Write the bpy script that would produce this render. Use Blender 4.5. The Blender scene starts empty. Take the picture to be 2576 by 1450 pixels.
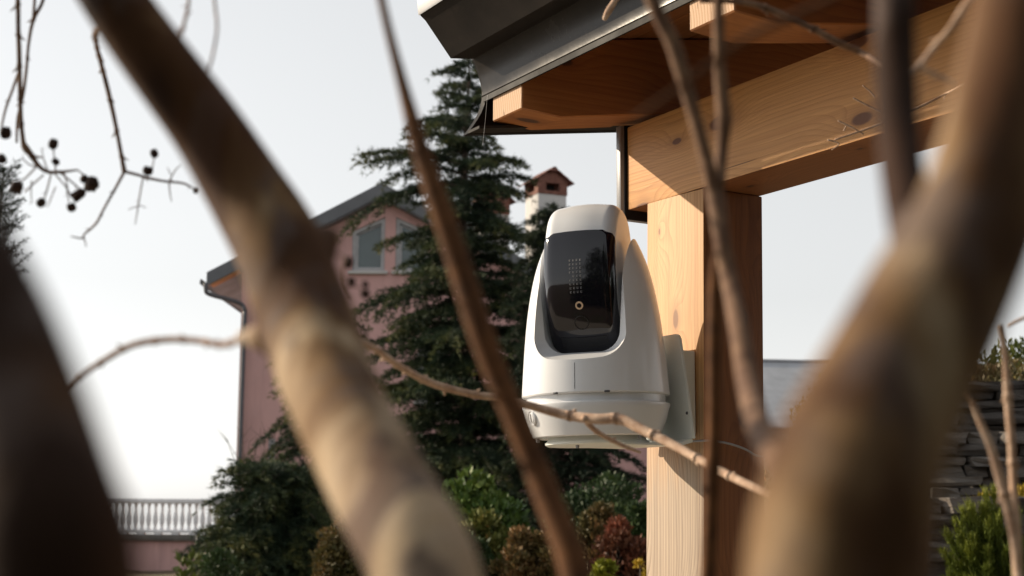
import bpy, bmesh, math, random
import numpy as np
from mathutils import Vector, Matrix

# ------------------------------------------------------------------ camera
FPX, CX, CY = 3600.0, 1288.0, 725.0          # photo measured on a 2576 x 1450 grid
TILT, ROLL, EYE = math.radians(8.6), 0.006, 1.6
CAMP = np.array([0, 0, EYE])
FW = np.array([0, math.cos(TILT), math.sin(TILT)])
_r0 = np.array([1.0, 0, 0]); _u0 = np.array([0, -math.sin(TILT), math.cos(TILT)])
RT = math.cos(ROLL) * _r0 + math.sin(ROLL) * _u0
UP = -math.sin(ROLL) * _r0 + math.cos(ROLL) * _u0
def P(x, y, Z):
    return CAMP + (FW + (x - CX) / FPX * RT - (y - CY) / FPX * UP) * Z

sc = bpy.context.scene
COL = sc.collection
cd = bpy.data.cameras.new("camera"); cam = bpy.data.objects.new("camera", cd); COL.objects.link(cam)
cd.sensor_width = 36.0; cd.lens = 36.0 * FPX / 2576.0
cd.clip_start = 0.02; cd.clip_end = 5000
cd.dof.use_dof = True; cd.dof.focus_distance = 2.85; cd.dof.aperture_fstop = 8.0
m3 = Matrix([[RT[i], UP[i], -FW[i]] for i in range(3)])
cam.matrix_world = Matrix.Translation(CAMP) @ m3.to_4x4()
sc.camera = cam

# ------------------------------------------------------------------ sky, sun, exposure
# pavilion axes: U runs along the beam (away from us), N points out of the post's lit face
U3 = np.array([-0.50255734, 0.86454388, 0.0]); N3 = np.array([-0.86454388, -0.50255734, 0.0])
O3 = np.array([0.37643767, 2.76818012, 0.0])
SUN = U3 + 0.82 * N3 + np.array([0, 0, 0.55]); SUN /= np.linalg.norm(SUN)
w = bpy.data.worlds.new("World"); sc.world = w; w.use_nodes = True
wt = w.node_tree; wt.nodes.clear()
sky = wt.nodes.new("ShaderNodeTexSky"); sky.sky_type = 'NISHITA'; sky.sun_disc = False
sky.sun_elevation = math.asin(SUN[2]); sky.sun_rotation = math.atan2(SUN[0], SUN[1])
sky.altitude = 200; sky.air_density = 1.3; sky.dust_density = 0.8; sky.ozone_density = 1.0
hsv = wt.nodes.new("ShaderNodeHueSaturation"); hsv.inputs['Saturation'].default_value = 0.13
bg = wt.nodes.new("ShaderNodeBackground"); bg.inputs['Strength'].default_value = 0.255
wo = wt.nodes.new("ShaderNodeOutputWorld")
gam = wt.nodes.new("ShaderNodeGamma"); gam.inputs['Gamma'].default_value = 0.62
wt.links.new(sky.outputs[0], gam.inputs['Color']); wt.links.new(gam.outputs[0], hsv.inputs['Color']); wt.links.new(hsv.outputs[0], bg.inputs['Color'])
wt.links.new(bg.outputs[0], wo.inputs['Surface'])
sl = bpy.data.lights.new("sun", 'SUN'); sl.energy = 4.8; sl.angle = math.radians(0.53); sl.color = (1.0, 0.84, 0.63)
so = bpy.data.objects.new("sun", sl); COL.objects.link(so)
so.rotation_euler = Vector(SUN).to_track_quat('Z', 'Y').to_euler(); so.location = (-8, 2, 8)
vs = sc.view_settings; vs.view_transform = 'Standard'; vs.look = 'None'; vs.exposure = 0.33; vs.gamma = 1.0
vs.use_curve_mapping = False
sc.cycles.use_denoising = True
sc.cycles.max_bounces = 8; sc.cycles.diffuse_bounces = 4; sc.cycles.glossy_bounces = 4

# ------------------------------------------------------------------ helpers
rnd = random.Random(7)
def tag(o, label=None, cat=None, group=None, kind=None):
    if label: o['label'] = label
    if cat: o['category'] = cat
    if group: o['group'] = group
    if kind: o['kind'] = kind
    return o
def empty(name, loc, label, cat, group=None):
    o = bpy.data.objects.new(name, None); COL.objects.link(o); o.location = Vector(loc)
    o.empty_display_size = 0.1
    return tag(o, label, cat, group)
def link(name, me, mat=None, parent=None, mw=None):
    o = bpy.data.objects.new(name, me); COL.objects.link(o)
    if mat is not None and len(me.materials) == 0: me.materials.append(mat)
    if parent is not None:
        o.parent = parent
    if mw is not None:
        pm = Matrix.Identity(4)
        p = parent
        chain = []
        while p is not None:
            chain.append(p.matrix_basis.copy()); p = p.parent
        for c in reversed(chain): pm = pm @ c
        o.matrix_basis = pm.inverted() @ mw
    return o
def smooth(me, deg=35):
    bm = bmesh.new(); bm.from_mesh(me)
    for f in bm.faces: f.smooth = True
    lim = math.radians(deg)
    for e in bm.edges:
        e.smooth = not (len(e.link_faces) == 2 and e.calc_face_angle(0) > lim)
    bm.to_mesh(me); bm.free(); return me
def mesh(name, verts, faces, sm=None):
    me = bpy.data.meshes.new(name); me.from_pydata([tuple(map(float, v)) for v in verts], [], faces); me.update()
    bm = bmesh.new(); bm.from_mesh(me); bmesh.ops.recalc_face_normals(bm, faces=bm.faces); bm.to_mesh(me); bm.free()
    if sm: smooth(me, sm)
    return me
def box_me(name, lo, hi, bev=0.0, seg=2):
    bm = bmesh.new()
    bmesh.ops.create_cube(bm, size=1.0)
    for v in bm.verts:
        for i in range(3): v.co[i] = lo[i] + (v.co[i] + 0.5) * (hi[i] - lo[i])
    if bev > 0:
        bmesh.ops.bevel(bm, geom=list(bm.edges), offset=bev, segments=seg, affect='EDGES', profile=0.6)
    me = bpy.data.meshes.new(name); bm.to_mesh(me); bm.free()
    if bev > 0: smooth(me, 50)
    return me
def prism_me(name, poly, a, b, axis=0, bev=0.0):
    """polygon (p,q) extruded along axis from a to b; axis 0 -> (t,p,q), 1 -> (p,t,q), 2 -> (p,q,t)"""
    n = len(poly); vs_ = []
    for t in (a, b):
        for p, q in poly:
            vs_.append((t, p, q) if axis == 0 else ((p, t, q) if axis == 1 else (p, q, t)))
    fs = [list(range(n)), list(range(2 * n - 1, n - 1, -1))] + [[i, (i + 1) % n, n + (i + 1) % n, n + i] for i in range(n)]
    me = mesh(name, vs_, fs)
    if bev > 0:
        bm = bmesh.new(); bm.from_mesh(me)
        bmesh.ops.bevel(bm, geom=list(bm.edges), offset=bev, segments=2, affect='EDGES')
        bm.to_mesh(me); bm.free(); smooth(me, 50)
    return me
def lathe_me(name, prof, seg=64, sm=35):
    vs_, fs = [], []
    n = len(prof)
    for k in range(seg):
        a = 2 * math.pi * k / seg
        for r, z in prof: vs_.append((max(r, 1e-5) * math.cos(a), max(r, 1e-5) * math.sin(a), z))
    for k in range(seg):
        k2 = (k + 1) % seg
        for i in range(n - 1):
            fs.append([k * n + i, k2 * n + i, k2 * n + i + 1, k * n + i + 1])
    me = mesh(name, vs_, fs)
    bm = bmesh.new(); bm.from_mesh(me); bmesh.ops.remove_doubles(bm, verts=bm.verts, dist=5e-5)
    bmesh.ops.recalc_face_normals(bm, faces=bm.faces); bm.to_mesh(me); bm.free()
    return smooth(me, sm)
def catmull(pts, k):
    pts = np.array(pts, float); n = len(pts); out = []
    for i in range(n - 1):
        p0, p1, p2, p3 = pts[max(i - 1, 0)], pts[i], pts[i + 1], pts[min(i + 2, n - 1)]
        for j in range(k):
            t = j / k
            out.append(0.5 * ((2 * p1) + (-p0 + p2) * t + (2 * p0 - 5 * p1 + 4 * p2 - p3) * t * t + (-p0 + 3 * p1 - 3 * p2 + p3) * t ** 3))
    out.append(pts[-1]); return np.array(out)
class Tubes:
    """collects tubes (with optional spurs) into one mesh"""
    def __init__(s): s.v = []; s.f = []
    def tube(s, pts, rad, sides=8, k=4, wob=0.0, seed=0, smoothing=0):
        rs = random.Random(seed)
        pr = catmull([list(p) + [r] for p, r in zip(pts, rad)], k) if k > 1 else np.array([list(p) + [r] for p, r in zip(pts, rad)], float)
        if smoothing:
            for _ in range(smoothing): pr[1:-1] = .25 * pr[:-2] + .5 * pr[1:-1] + .25 * pr[2:]
        C, R = pr[:, :3], np.maximum(pr[:, 3], 1e-5)
        n = len(C); T = np.gradient(C, axis=0); T /= np.linalg.norm(T, axis=1)[:, None] + 1e-12
        ref = np.array([0, 0, 1.0]) if abs(T[0][2]) < 0.9 else np.array([1.0, 0, 0])
        A = np.cross(T[0], ref); A /= np.linalg.norm(A)
        base = len(s.v)
        ph = [rs.uniform(0, 6.28) for _ in range(4)]
        for i in range(n):
            A = A - T[i] * (A @ T[i]); A /= np.linalg.norm(A); B = np.cross(T[i], A)
            for q in range(sides):
                a = 2 * math.pi * q / sides
                rr = R[i] * (1 + wob * (0.6 * math.sin(i * 0.31 + ph[0] + 2 * a) + 0.6 * math.sin(i * 0.17 + ph[1] - a) + 0.3 * math.sin(i * 0.43 + ph[2] + 3 * a)))
                s.v.append(tuple(C[i] + rr * (math.cos(a) * A + math.sin(a) * B)))
        for i in range(n - 1):
            for q in range(sides):
                q2 = (q + 1) % sides
                s.f.append((base + i * sides + q, base + i * sides + q2, base + (i + 1) * sides + q2, base + (i + 1) * sides + q))
        s.f.append(tuple(base + q for q in reversed(range(sides))))
        s.f.append(tuple(base + (n - 1) * sides + q for q in range(sides)))
        return C, R, T
    def spurs(s, C, R, T, every, ln, seed=0):
        rs = random.Random(seed); acc = 0; side = 1
        for i in range(2, len(C) - 1):
            acc += np.linalg.norm(C[i] - C[i - 1])
            if acc > every:
                acc = rs.uniform(-0.3, 0.2) * every; side = -side
                e = np.cross(T[i], FW); e /= np.linalg.norm(e) + 1e-9
                d = e * side * 0.9 + T[i] * 0.7 + FW * rs.uniform(-.5, .5); d /= np.linalg.norm(d)
                l = ln * rs.uniform(0.6, 1.5)
                s.tube([C[i] - T[i] * R[i] * 1.2, C[i] + T[i] * R[i] * 0.2], [R[i] * 1.0, R[i] * 1.35], 6, 1)
                s.tube([C[i], C[i] + d * (R[i] + l * .5), C[i] + d * (R[i] + l)], [R[i] * .6, R[i] * .4, R[i] * .1], 5, 1)
    def build(s, name, mat, parent=None, sm=60):
        me = bpy.data.meshes.new(name); me.from_pydata(s.v, [], s.f); me.update()
        me.polygons.foreach_set('use_smooth', [True] * len(me.polygons))
        o = link(name, me, mat, parent, Matrix.Identity(4)); return o

# ------------------------------------------------------------------ materials
class NT:
    def __init__(s, name):
        s.m = bpy.data.materials.new(name); s.m.use_nodes = True; s.t = s.m.node_tree
        s.b = s.t.nodes['Principled BSDF']; s.out = s.t.nodes['Material Output']
        tc = s.t.nodes.new('ShaderNodeTexCoord'); s.obj = tc.outputs['Object']; s.gen = tc.outputs['Generated']
        g = s.t.nodes.new('ShaderNodeNewGeometry'); s.pos = g.outputs['Position']
    def n(s, typ, ins=None, **kw):
        nd = s.t.nodes.new('ShaderNode' + typ)
        for k, v in kw.items(): setattr(nd, k, v)
        for k, v in (ins or {}).items(): s.put(nd.inputs[k], v)
        return nd
    def put(s, sock, v):
        if hasattr(v, 'is_output') or isinstance(v, bpy.types.NodeSocket): s.t.links.new(v, sock)
        elif isinstance(v, (tuple, list)) and len(v) == 3 and sock.type == 'RGBA': sock.default_value = (*v, 1)
        else: sock.default_value = v
    def math(s, op, a, b=0.0, c=None):
        nd = s.n('Math', operation=op); s.put(nd.inputs[0], a); s.put(nd.inputs[1], b)
        if c is not None: s.put(nd.inputs[2], c)
        return nd.outputs[0]
    def scale(s, vec, xyz):
        nd = s.n('Mapping', {'Vector': vec, 'Scale': xyz}); return nd.outputs[0]
    def noise(s, vec, scale=5, detail=4, rough=0.55, dist=0.0):
        return s.n('TexNoise', {'Vector': vec, 'Scale': scale, 'Detail': detail, 'Roughness': rough, 'Distortion': dist}).outputs['Fac']
    def ramp(s, fac, stops, interp='LINEAR'):
        nd = s.n('ValToRGB', {'Fac': fac}); cr = nd.color_ramp; cr.interpolation = interp
        while len(cr.elements) < len(stops): cr.elements.new(0.5)
        for e, (p, c) in zip(cr.elements, stops):
            e.position = p; e.color = (*c, 1) if len(c) == 3 else c
        return nd.outputs[0]
    def mix(s, fac, a, b, mode='MIX'):
        nd = s.n('Mix', data_type='RGBA', blend_type=mode)
        s.put(nd.inputs[0], fac); s.put(nd.inputs[6], a); s.put(nd.inputs[7], b); return nd.outputs[2]
    def rng(s, v, a, b, c=0.0, d=1.0):
        nd = s.n('MapRange', {0: v, 1: a, 2: b, 3: c, 4: d}); return nd.outputs[0]
    def bump(s, h, strength=0.3, dist=0.01):
        s.put(s.b.inputs['Normal'], s.n('Bump', {'Height': h, 'Strength': strength, 'Distance': dist}).outputs[0])
    def set(s, **kw):
        for k, v in kw.items(): s.put(s.b.inputs[k.replace('_', ' ')], v)
        return s.m

def wood(name, light, dark, knot, seed=0.0, weather=False, rough=0.6, grain=105, knots=True):
    t = NT(name)
    off = t.n('Mapping', {'Vector': t.obj, 'Location': (seed * 1.7, seed * .31, seed * .73)}).outputs[0]
    sep = t.n('SeparateXYZ', {'Vector': off}); X, Y, Z = sep.outputs
    # knots: stretched voronoi cells
    kv = t.n('CombineXYZ', {'X': t.math('MULTIPLY', X, 3.2), 'Y': t.math('MULTIPLY', t.math('ADD', Z, t.math('MULTIPLY', Y, 0.9)), 7.5), 'Z': 0.0}).outputs[0]
    vo = t.n('TexVoronoi', {'Vector': kv, 'Scale': 1.0, 'Randomness': 0.95}, voronoi_dimensions='2D'); kd = vo.outputs['Distance']
    ksz = t.rng(t.n('SeparateColor', {'Color': vo.outputs['Color']}).outputs[0], 0, 1, 0.02, 0.125)
    kfall = t.math('POWER', t.rng(kd, 0.0, 0.55, 1.0, 0.0), 2.2)
    kmask = t.math('MULTIPLY', t.rng(t.math('DIVIDE', kd, ksz), 0.75, 1.05, 1.0, 0.0), 1.0 if knots else 0.0)
    khalo = t.math('MULTIPLY', t.rng(t.math('DIVIDE', kd, ksz), 1.0, 2.6, 0.55, 0.0), 1.0 if knots else 0.0)
    low = t.noise(t.scale(off, (0.45, 4, 4)), 1.0, 2)
    low2 = t.noise(t.scale(off, (1.6, 14, 14)), 1.0, 2)
    c = t.math('ADD', t.math('MULTIPLY', Z, 1.0), t.math('MULTIPLY', Y, 0.8))
    c = t.math('ADD', c, t.math('MULTIPLY', low, 0.07))
    c = t.math('ADD', c, t.math('MULTIPLY', low2, 0.025))
    c = t.math('ADD', c, t.math('MULTIPLY', kfall, 0.06 if knots else 0.0))
    band = t.math('FRACT', t.math('MULTIPLY', c, grain))
    strk = t.noise(t.scale(off, (0.8, 130, 130)), 1.0, 3, 0.6)
    bandv = t.math('MULTIPLY', t.math('POWER', band, 2.0), t.rng(strk, .3, .6, .35, 1.0))
    bandv = t.math('MAXIMUM', bandv, t.rng(strk, .5, .75, 0.0, .8))
    fib = t.noise(t.scale(off, (7, 320, 320)), 1.0, 3, 0.7)
    blot = t.noise(t.scale(off, (1.5, 9, 9)), 1.0, 3)
    col = t.mix(t.rng(blot, 0.3, 0.7), light, tuple(a * .62 + b * .38 for a, b in zip(light, dark)))
    col = t.mix(t.math('MULTIPLY', bandv, t.rng(blot, .2, .8, .55, 1.0)), col, dark)
    col = t.mix(t.rng(fib, 0.35, 0.75, 0.0, 0.35), col, tuple(a * .6 for a in dark))
    col = t.mix(khalo, col, tuple(a * .75 for a in dark))
    col = t.mix(kmask, col, knot)
    if weather:                                  # grey, rain-washed foot of the post
        wz = t.math('ADD', t.n('SeparateXYZ', {'Vector': t.obj}).outputs[0], t.math('MULTIPLY', t.noise(t.scale(off, (3, 60, 60)), 1.0, 3), 0.35))
        wm = t.rng(wz, 1.80, 2.05, 0.9, 0.0)
        grey = t.mix(bandv, (0.42, 0.33, 0.245), (0.15, 0.11, 0.078))
        grey = t.mix(t.rng(fib, 0.4, 0.75, 0.0, 0.5), grey, (0.20, 0.16, 0.13))
        col = t.mix(wm, col, t.mix(kmask, grey, (0.2, 0.11, 0.06)))
    crack = t.noise(t.scale(off, (1.3, 90, 90)), 1.0, 2)
    cm = t.rng(crack, 0.735, 0.76, 0.0, 0.85)
    col = t.mix(cm, col, tuple(a * .3 for a in dark))
    h = t.math('SUBTRACT', t.math('ADD', t.math('MULTIPLY', bandv, 0.4), t.math('MULTIPLY', fib, 0.5)), cm)
    t.bump(h, 0.35, 0.0015)
    return t.set(Base_Color=col, Roughness=rough)

pine_beam = wood('pine_beam', (0.66, 0.345, 0.118), (0.40, 0.17, 0.045), (0.13, 0.045, 0.015), 3.1)
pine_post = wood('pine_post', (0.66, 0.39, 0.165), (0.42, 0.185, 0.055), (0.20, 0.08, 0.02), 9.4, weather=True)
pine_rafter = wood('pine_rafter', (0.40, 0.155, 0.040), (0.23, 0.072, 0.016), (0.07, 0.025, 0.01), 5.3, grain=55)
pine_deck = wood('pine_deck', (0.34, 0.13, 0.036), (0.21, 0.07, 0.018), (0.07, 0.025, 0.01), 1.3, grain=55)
pine_shaded = wood('pine_shaded', (0.30, 0.115, 0.034), (0.17, 0.055, 0.014), (0.06, 0.02, 0.008), 9.4, grain=90)  # darker copy of the pine: shade put into the colour of unlit faces
def end_grain():
    t = NT('end_grain')
    sep = t.n('SeparateXYZ', {'Vector': t.obj})
    r = t.n('VectorMath', {0: t.scale(t.obj, (0, 1, 1)), 1: (0, 0.05, 2.36)}, operation='DISTANCE').outputs['Value']
    w_ = t.math('FRACT', t.math('MULTIPLY', t.math('ADD', r, t.math('MULTIPLY', t.noise(t.obj, 20, 2), 0.01)), 130))
    col = t.mix(t.math('POWER', w_, 2.0), (0.62, 0.42, 0.28), (0.38, 0.22, 0.12))
    ck = t.rng(t.noise(t.scale(t.obj, (1, 70, 14)), 1, 3), 0.66, 0.69, 0, 0.8)
    return t.set(Base_Color=t.mix(ck, col, (0.10, 0.05, 0.03)), Roughness=0.8)
endgrain = end_grain()

def plain(name, col, rough=0.5, metal=0.0, var=0.12, vscale=6.0, bump=0.0, **kw):
    t = NT(name)
    nz = t.noise(t.pos, vscale, 5, 0.6)
    c = t.mix(t.rng(nz, 0.3, 0.7), tuple(min(1, a * (1 + var)) for a in col), tuple(a * (1 - var) for a in col))
    t.set(Base_Color=c, Roughness=t.rng(nz, .3, .7, rough * .88, min(1, rough * 1.12)), Metallic=metal)
    if bump: t.bump(t.noise(t.pos, vscale * 12, 4), bump, 0.01)
    for k, v in kw.items(): t.put(t.b.inputs[k], v)
    return t.m
white_plastic = plain('white_plastic', (0.74, 0.75, 0.77), 0.30, 0, 0.015, 4, **{'Coat Weight': 0.35, 'Coat Roughness': 0.12})
bracket_white = plain('bracket_white', (0.80, 0.82, 0.77), 0.45, 0, 0.03, 8)
black_glass = plain('black_glass', (0.006, 0.005, 0.010), 0.07, 0, 0.05, 4, **{'Specular IOR Level': 0.6})
black_soft = plain('black_soft', (0.010, 0.010, 0.012), 0.35, 0, 0.1, 8)
dark_seam = plain('dark_seam', (0.10, 0.10, 0.11), 0.7)
led_mat = plain('led_lens', (0.12, 0.12, 0.13), 0.3)
ring_mat = plain('ring_metal', (0.62, 0.45, 0.30), 0.35)
def metal_sheet(rough, spec):
    t = NT('dark_sheet_metal')
    nz = t.noise(t.pos, 9, 5, 0.65); fine = t.noise(t.scale(t.pos, (1, 1, .25)), 160, 3)
    st = t.rng(t.noise(t.scale(t.pos, (6, 6, 60)), 1, 4), .55, .75, 0, .5)
    col = t.mix(t.rng(nz, .35, .7), (0.020, 0.018, 0.017), (0.032, 0.027, 0.024))
    col = t.mix(t.math('MULTIPLY', st, t.rng(fine, .4, .7)), col, (0.055, 0.042, 0.034))
    t.bump(nz, 0.06, 0.01)
    return t.set(Base_Color=col, Roughness=t.rng(nz, .3, .7, rough * .85, rough * 1.2), Metallic=0.0, Specular_IOR_Level=spec)
sheet = metal_sheet(.55, .06)
cove_m = metal_sheet(.24, .10)
grey_plate = plain('grey_plate', (0.30, 0.30, 0.31), 0.5, 0.3, 0.06, 12)
black_trim = plain('black_trim', (0.009, 0.008, 0.008), 0.6, 0, 0.15, 10, **{'Specular IOR Level': 0.12})

def bark(name, bias, zlo=None, zhi=None):
    """smooth peeling bark: pale inner wood where bias is high, dark russet skin, also standing in for shade, where low"""
    t = NT(name); p = t.pos
    a = t.noise(t.scale(p, (1, 1, .45)), 24, 3, 0.5, 0.6)
    b = t.noise(t.scale(p, (1, 1, .5)), 42, 4, 0.55, 0.4)
    c = t.noise(p, 420, 3)
    d = t.noise(t.scale(p, (1, 1, .35)), 16, 2)
    f = t.math('ADD', a, bias)
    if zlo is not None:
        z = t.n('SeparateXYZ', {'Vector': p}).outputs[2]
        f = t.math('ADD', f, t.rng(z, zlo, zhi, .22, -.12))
    col = t.ramp(f, [(0.30, (0.028, 0.012, 0.006)), (0.43, (0.080, 0.036, 0.014)), (0.52, (0.20, 0.118, 0.056)), (0.65, (0.46, 0.345, 0.225)), (0.78, (0.44, 0.36, 0.285))])
    col = t.mix(t.rng(b, .52, .62, 0, .8), col, (0.105, 0.075, 0.066))
    col = t.mix(t.rng(d, .52, .66, 0, .6), col, (0.085, 0.034, 0.014))
    col = t.mix(t.rng(c, .5, .8, 0, .25), col, (0.05, 0.03, 0.02))
    t.bump(b, 0.25, 0.004)
    return t.set(Base_Color=col, Roughness=0.8, Specular_IOR_Level=.18)
bark_m = bark('mottled_bark', .0, 1.60, 1.76)
bark_dark = bark('shaded_mottled_bark', -.16)  # darker copy of the bark: shade on the near stems put into the colour
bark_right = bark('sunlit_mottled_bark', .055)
def twigm(name, c1, c2):
    t = NT(name)
    a = t.noise(t.pos, 90, 4, 0.6)
    t.bump(t.noise(t.pos, 500, 3), 0.3, 0.002)
    return t.set(Base_Color=t.mix(t.rng(a, .35, .65), c1, c2), Roughness=0.8, Specular_IOR_Level=.2)
twig_m = twigm('twig_bark', (0.24, 0.145, 0.09), (0.11, 0.06, 0.04))
orange_m = twigm('russet_bark', (0.17, 0.075, 0.030), (0.085, 0.038, 0.018))
pale_m = twigm('pale_twig', (0.62, 0.45, 0.33), (0.40, 0.25, 0.17))
capsule_m = twigm('capsule_shell', (0.055, 0.03, 0.022), (0.025, 0.015, 0.012))

def leafm(name, stops, rough=0.45, trans=0.12):
    t = NT(name)
    at = t.n('Attribute', attribute_name='rnd').outputs['Fac']
    nz = t.noise(t.pos, 2.2, 3)
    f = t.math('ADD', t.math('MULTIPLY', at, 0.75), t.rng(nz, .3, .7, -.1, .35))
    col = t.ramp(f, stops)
    m = t.set(Base_Color=col, Roughness=min(.75, rough + .15), Specular_IOR_Level=.28)
    tr = t.n('BsdfTranslucent', {'Color': col}).outputs[0]
    mx = t.n('MixShader', {0: trans, 1: t.b.outputs[0], 2: tr}).outputs[0]
    t.t.links.new(mx, t.out.inputs['Surface'])
    return m
cedar_m = leafm('cedar_needles', [(0.0, (0.014, 0.026, 0.018)), (0.42, (0.028, 0.048, 0.026)), (0.72, (0.070, 0.085, 0.028)), (1.0, (0.16, 0.145, 0.04))], .55)
cedar2_m = leafm('dark_needles', [(0.0, (0.010, 0.020, 0.013)), (0.6, (0.021, 0.036, 0.019)), (1.0, (0.055, 0.066, 0.024))], .55)
laurel_m = leafm('laurel_leaves', [(0.0, (0.030, 0.061, 0.016)), (0.5, (0.074, 0.128, 0.027)), (1.0, (0.176, 0.216, 0.041))], .32)
dkgreen_m = leafm('dark_leaves', [(0.0, (0.019, 0.038, 0.016)), (0.6, (0.042, 0.072, 0.022)), (1.0, (0.084, 0.108, 0.030))], .4)
olive_m = leafm('olive_leaves', [(0.0, (0.042, 0.063, 0.017)), (0.5, (0.098, 0.119, 0.025)), (0.85, (0.182, 0.168, 0.042)), (1.0, (0.364, 0.112, 0.042))], .4)
brown_m = leafm('bronze_leaves', [(0.0, (0.048, 0.056, 0.019)), (0.45, (0.128, 0.096, 0.035)), (0.8, (0.256, 0.136, 0.056)), (1.0, (0.416, 0.192, 0.096))], .38)
red_m = leafm('reddish_leaves', [(0.0, (0.047, 0.030, 0.019)), (0.5, (0.162, 0.061, 0.032)), (1.0, (0.324, 0.095, 0.054))], .42)
yellow_m = leafm('yellow_green_leaves', [(0.0, (0.08, 0.10, 0.012)), (0.6, (0.24, 0.25, 0.02)), (1.0, (0.42, 0.38, 0.03))], .45)
gold_m = leafm('golden_flowers', [(0.0, (0.15, 0.13, 0.015)), (0.6, (0.42, 0.28, 0.02)), (1.0, (0.55, 0.36, 0.03))], .5)
pinebush_m = leafm('pine_bush_needles', [(0.0, (0.03, 0.05, 0.006)), (0.5, (0.095, 0.125, 0.012)), (1.0, (0.22, 0.23, 0.02))], .5)
wood_dark = plain('trunk_bark', (0.075, 0.055, 0.042), 0.9, 0, 0.3, 12, 0.5)

def stucco(name, col):
    t = NT(name)
    big = t.noise(t.pos, 0.7, 5, .6); st = t.noise(t.scale(t.pos, (3, 3, .35)), 1.0, 4)
    c = t.mix(t.rng(big, .3, .7), tuple(a * 1.06 for a in col), tuple(a * .9 for a in col))
    c = t.mix(t.rng(st, .50, .72, 0, .55), c, tuple(a * .62 for a in col))
    c = t.mix(t.rng(t.noise(t.pos, 2.6, 6, .7), .52, .7, 0, .35), c, tuple(a * .75 + .06 for a in col))
    t.bump(t.noise(t.pos, 60, 4), .25, .01)
    return t.set(Base_Color=c, Roughness=.9)
pink = stucco('pink_stucco', (0.57, 0.345, 0.325))
white_render = stucco('white_render', (0.50, 0.485, 0.47))
balus_m = plain('white_concrete', (0.78, 0.77, 0.78), 0.8, 0, 0.1, 6, .2)
slab_m = plain('dark_stone_slab', (0.13, 0.12, 0.11), 0.85, 0, 0.3, 5, .3)
roof_grey = plain('grey_roof_metal', (0.115, 0.12, 0.13), 0.45, 0.2, 0.15, 2)
slate_m = plain('slate_roof', (0.36, 0.37, 0.39), 0.55, 0, 0.15, 1.5, .2)
soffit_m = plain('timber_soffit', (0.52, 0.26, 0.12), 0.7, 0, 0.15, 3)
frame_m = plain('grey_window_frame', (0.36, 0.36, 0.37), 0.5)
glass_m = plain('window_glass', (0.055, 0.085, 0.09), 0.06, 0, 0.2, .6, **{'Specular IOR Level': 0.8})
brick_m = plain('red_brick', (0.17, 0.072, 0.052), 0.85, 0, 0.3, 6, .4)
tile_m = plain('clay_tile', (0.15, 0.06, 0.045), 0.8, 0, 0.3, 5, .3)
hole_m = plain('soot', (0.012, 0.011, 0.011), 0.95)
pipe_m = plain('grey_downpipe', (0.10, 0.10, 0.11), 0.45, 0.3, 0.1, 5)
def stone_mat():
    t = NT('slate_stone')
    inf = t.n('ObjectInfo').outputs['Random']
    nz = t.noise(t.scale(t.pos, (1, 1, 3)), 9, 5, .65)
    f = t.math('ADD', t.math('MULTIPLY', inf, .6), t.math('MULTIPLY', nz, .5))
    c = t.ramp(f, [(0.15, (0.022, 0.018, 0.016)), (0.5, (0.065, 0.055, 0.047)), (0.8, (0.13, 0.115, 0.10)), (1.0, (0.12, 0.085, 0.06))])
    t.bump(t.noise(t.scale(t.pos, (1, 1, 4)), 22, 5), .7, .02)
    return t.set(Base_Color=c, Roughness=.85)
stone_m = stone_mat()
def ground_mat():
    t = NT('garden_soil')
    a = t.noise(t.pos, 1.2, 5, .6); b = t.noise(t.pos, 14, 5, .7); c2 = t.noise(t.pos, .35, 3)
    c = t.ramp(b, [(0.3, (0.045, 0.032, 0.02)), (0.5, (0.11, 0.075, 0.045)), (0.7, (0.19, 0.13, 0.075))])
    c = t.mix(t.rng(a, .45, .65, 0, .8), c, t.mix(b, (0.03, 0.05, 0.012), (0.12, 0.12, 0.03)))
    t.bump(b, .8, .05)
    return t.set(Base_Color=c, Roughness=.95)
ground_m = ground_mat()

# ------------------------------------------------------------------ ground
def S(t): t = np.clip(t, 0, 1); return t * t * (3 - 2 * t)
def gz(x, y):
    x = np.asarray(x, float); y = np.asarray(y, float)
    mask = S((x + 0.13 * y + 1.1) / 1.6)
    far = 1 - S((y - 20) / 9)
    h = 1.02 * S((y - 4.8) / 6.0) * mask * far
    r = S((x - 1.2 - 0.02 * y) / 1.2) * (1 - S((y - 16) / 8))
    h = h + r * S((y - 6.0) / 5.0) * 1.0
    rough = 0.05 * np.sin(x * 1.7 + y * .6) + 0.04 * np.sin(y * 2.3 - x) + .03 * np.sin(4.1 * x + 1.3 * y)
    return h + rough * S((y - 4) / 3) - 0.02
def axis_pts(fine_lo, fine_hi, step, far):
    c = list(np.arange(fine_lo, fine_hi + 1e-6, step)); g = step; v = fine_hi
    up = []
    while v < far: g *= 1.35; v += g; up.append(v)
    g = step; v = fine_lo; dn = []
    while v > -far: g *= 1.35; v -= g; dn.append(v)
    return np.array(dn[::-1] + c + up)
gx, gy = axis_pts(-6, 8, 0.22, 2500), axis_pts(-2, 26, 0.28, 2500)
GX, GY = np.meshgrid(gx, gy); GZ = gz(GX, GY)
nx, ny = len(gx), len(gy)
gv = np.stack([GX.ravel(), GY.ravel(), GZ.ravel()], 1)
gf = [(j * nx + i, j * nx + i + 1, (j + 1) * nx + i + 1, (j + 1) * nx + i) for j in range(ny - 1) for i in range(nx - 1)]
me = bpy.data.meshes.new('ground'); me.from_pydata(gv.tolist(), [], gf); me.polygons.foreach_set('use_smooth', [True] * len(gf))
g = link('ground', me, ground_m); tag(g, 'brown garden soil under the shrubs', 'ground', kind='structure')

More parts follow.
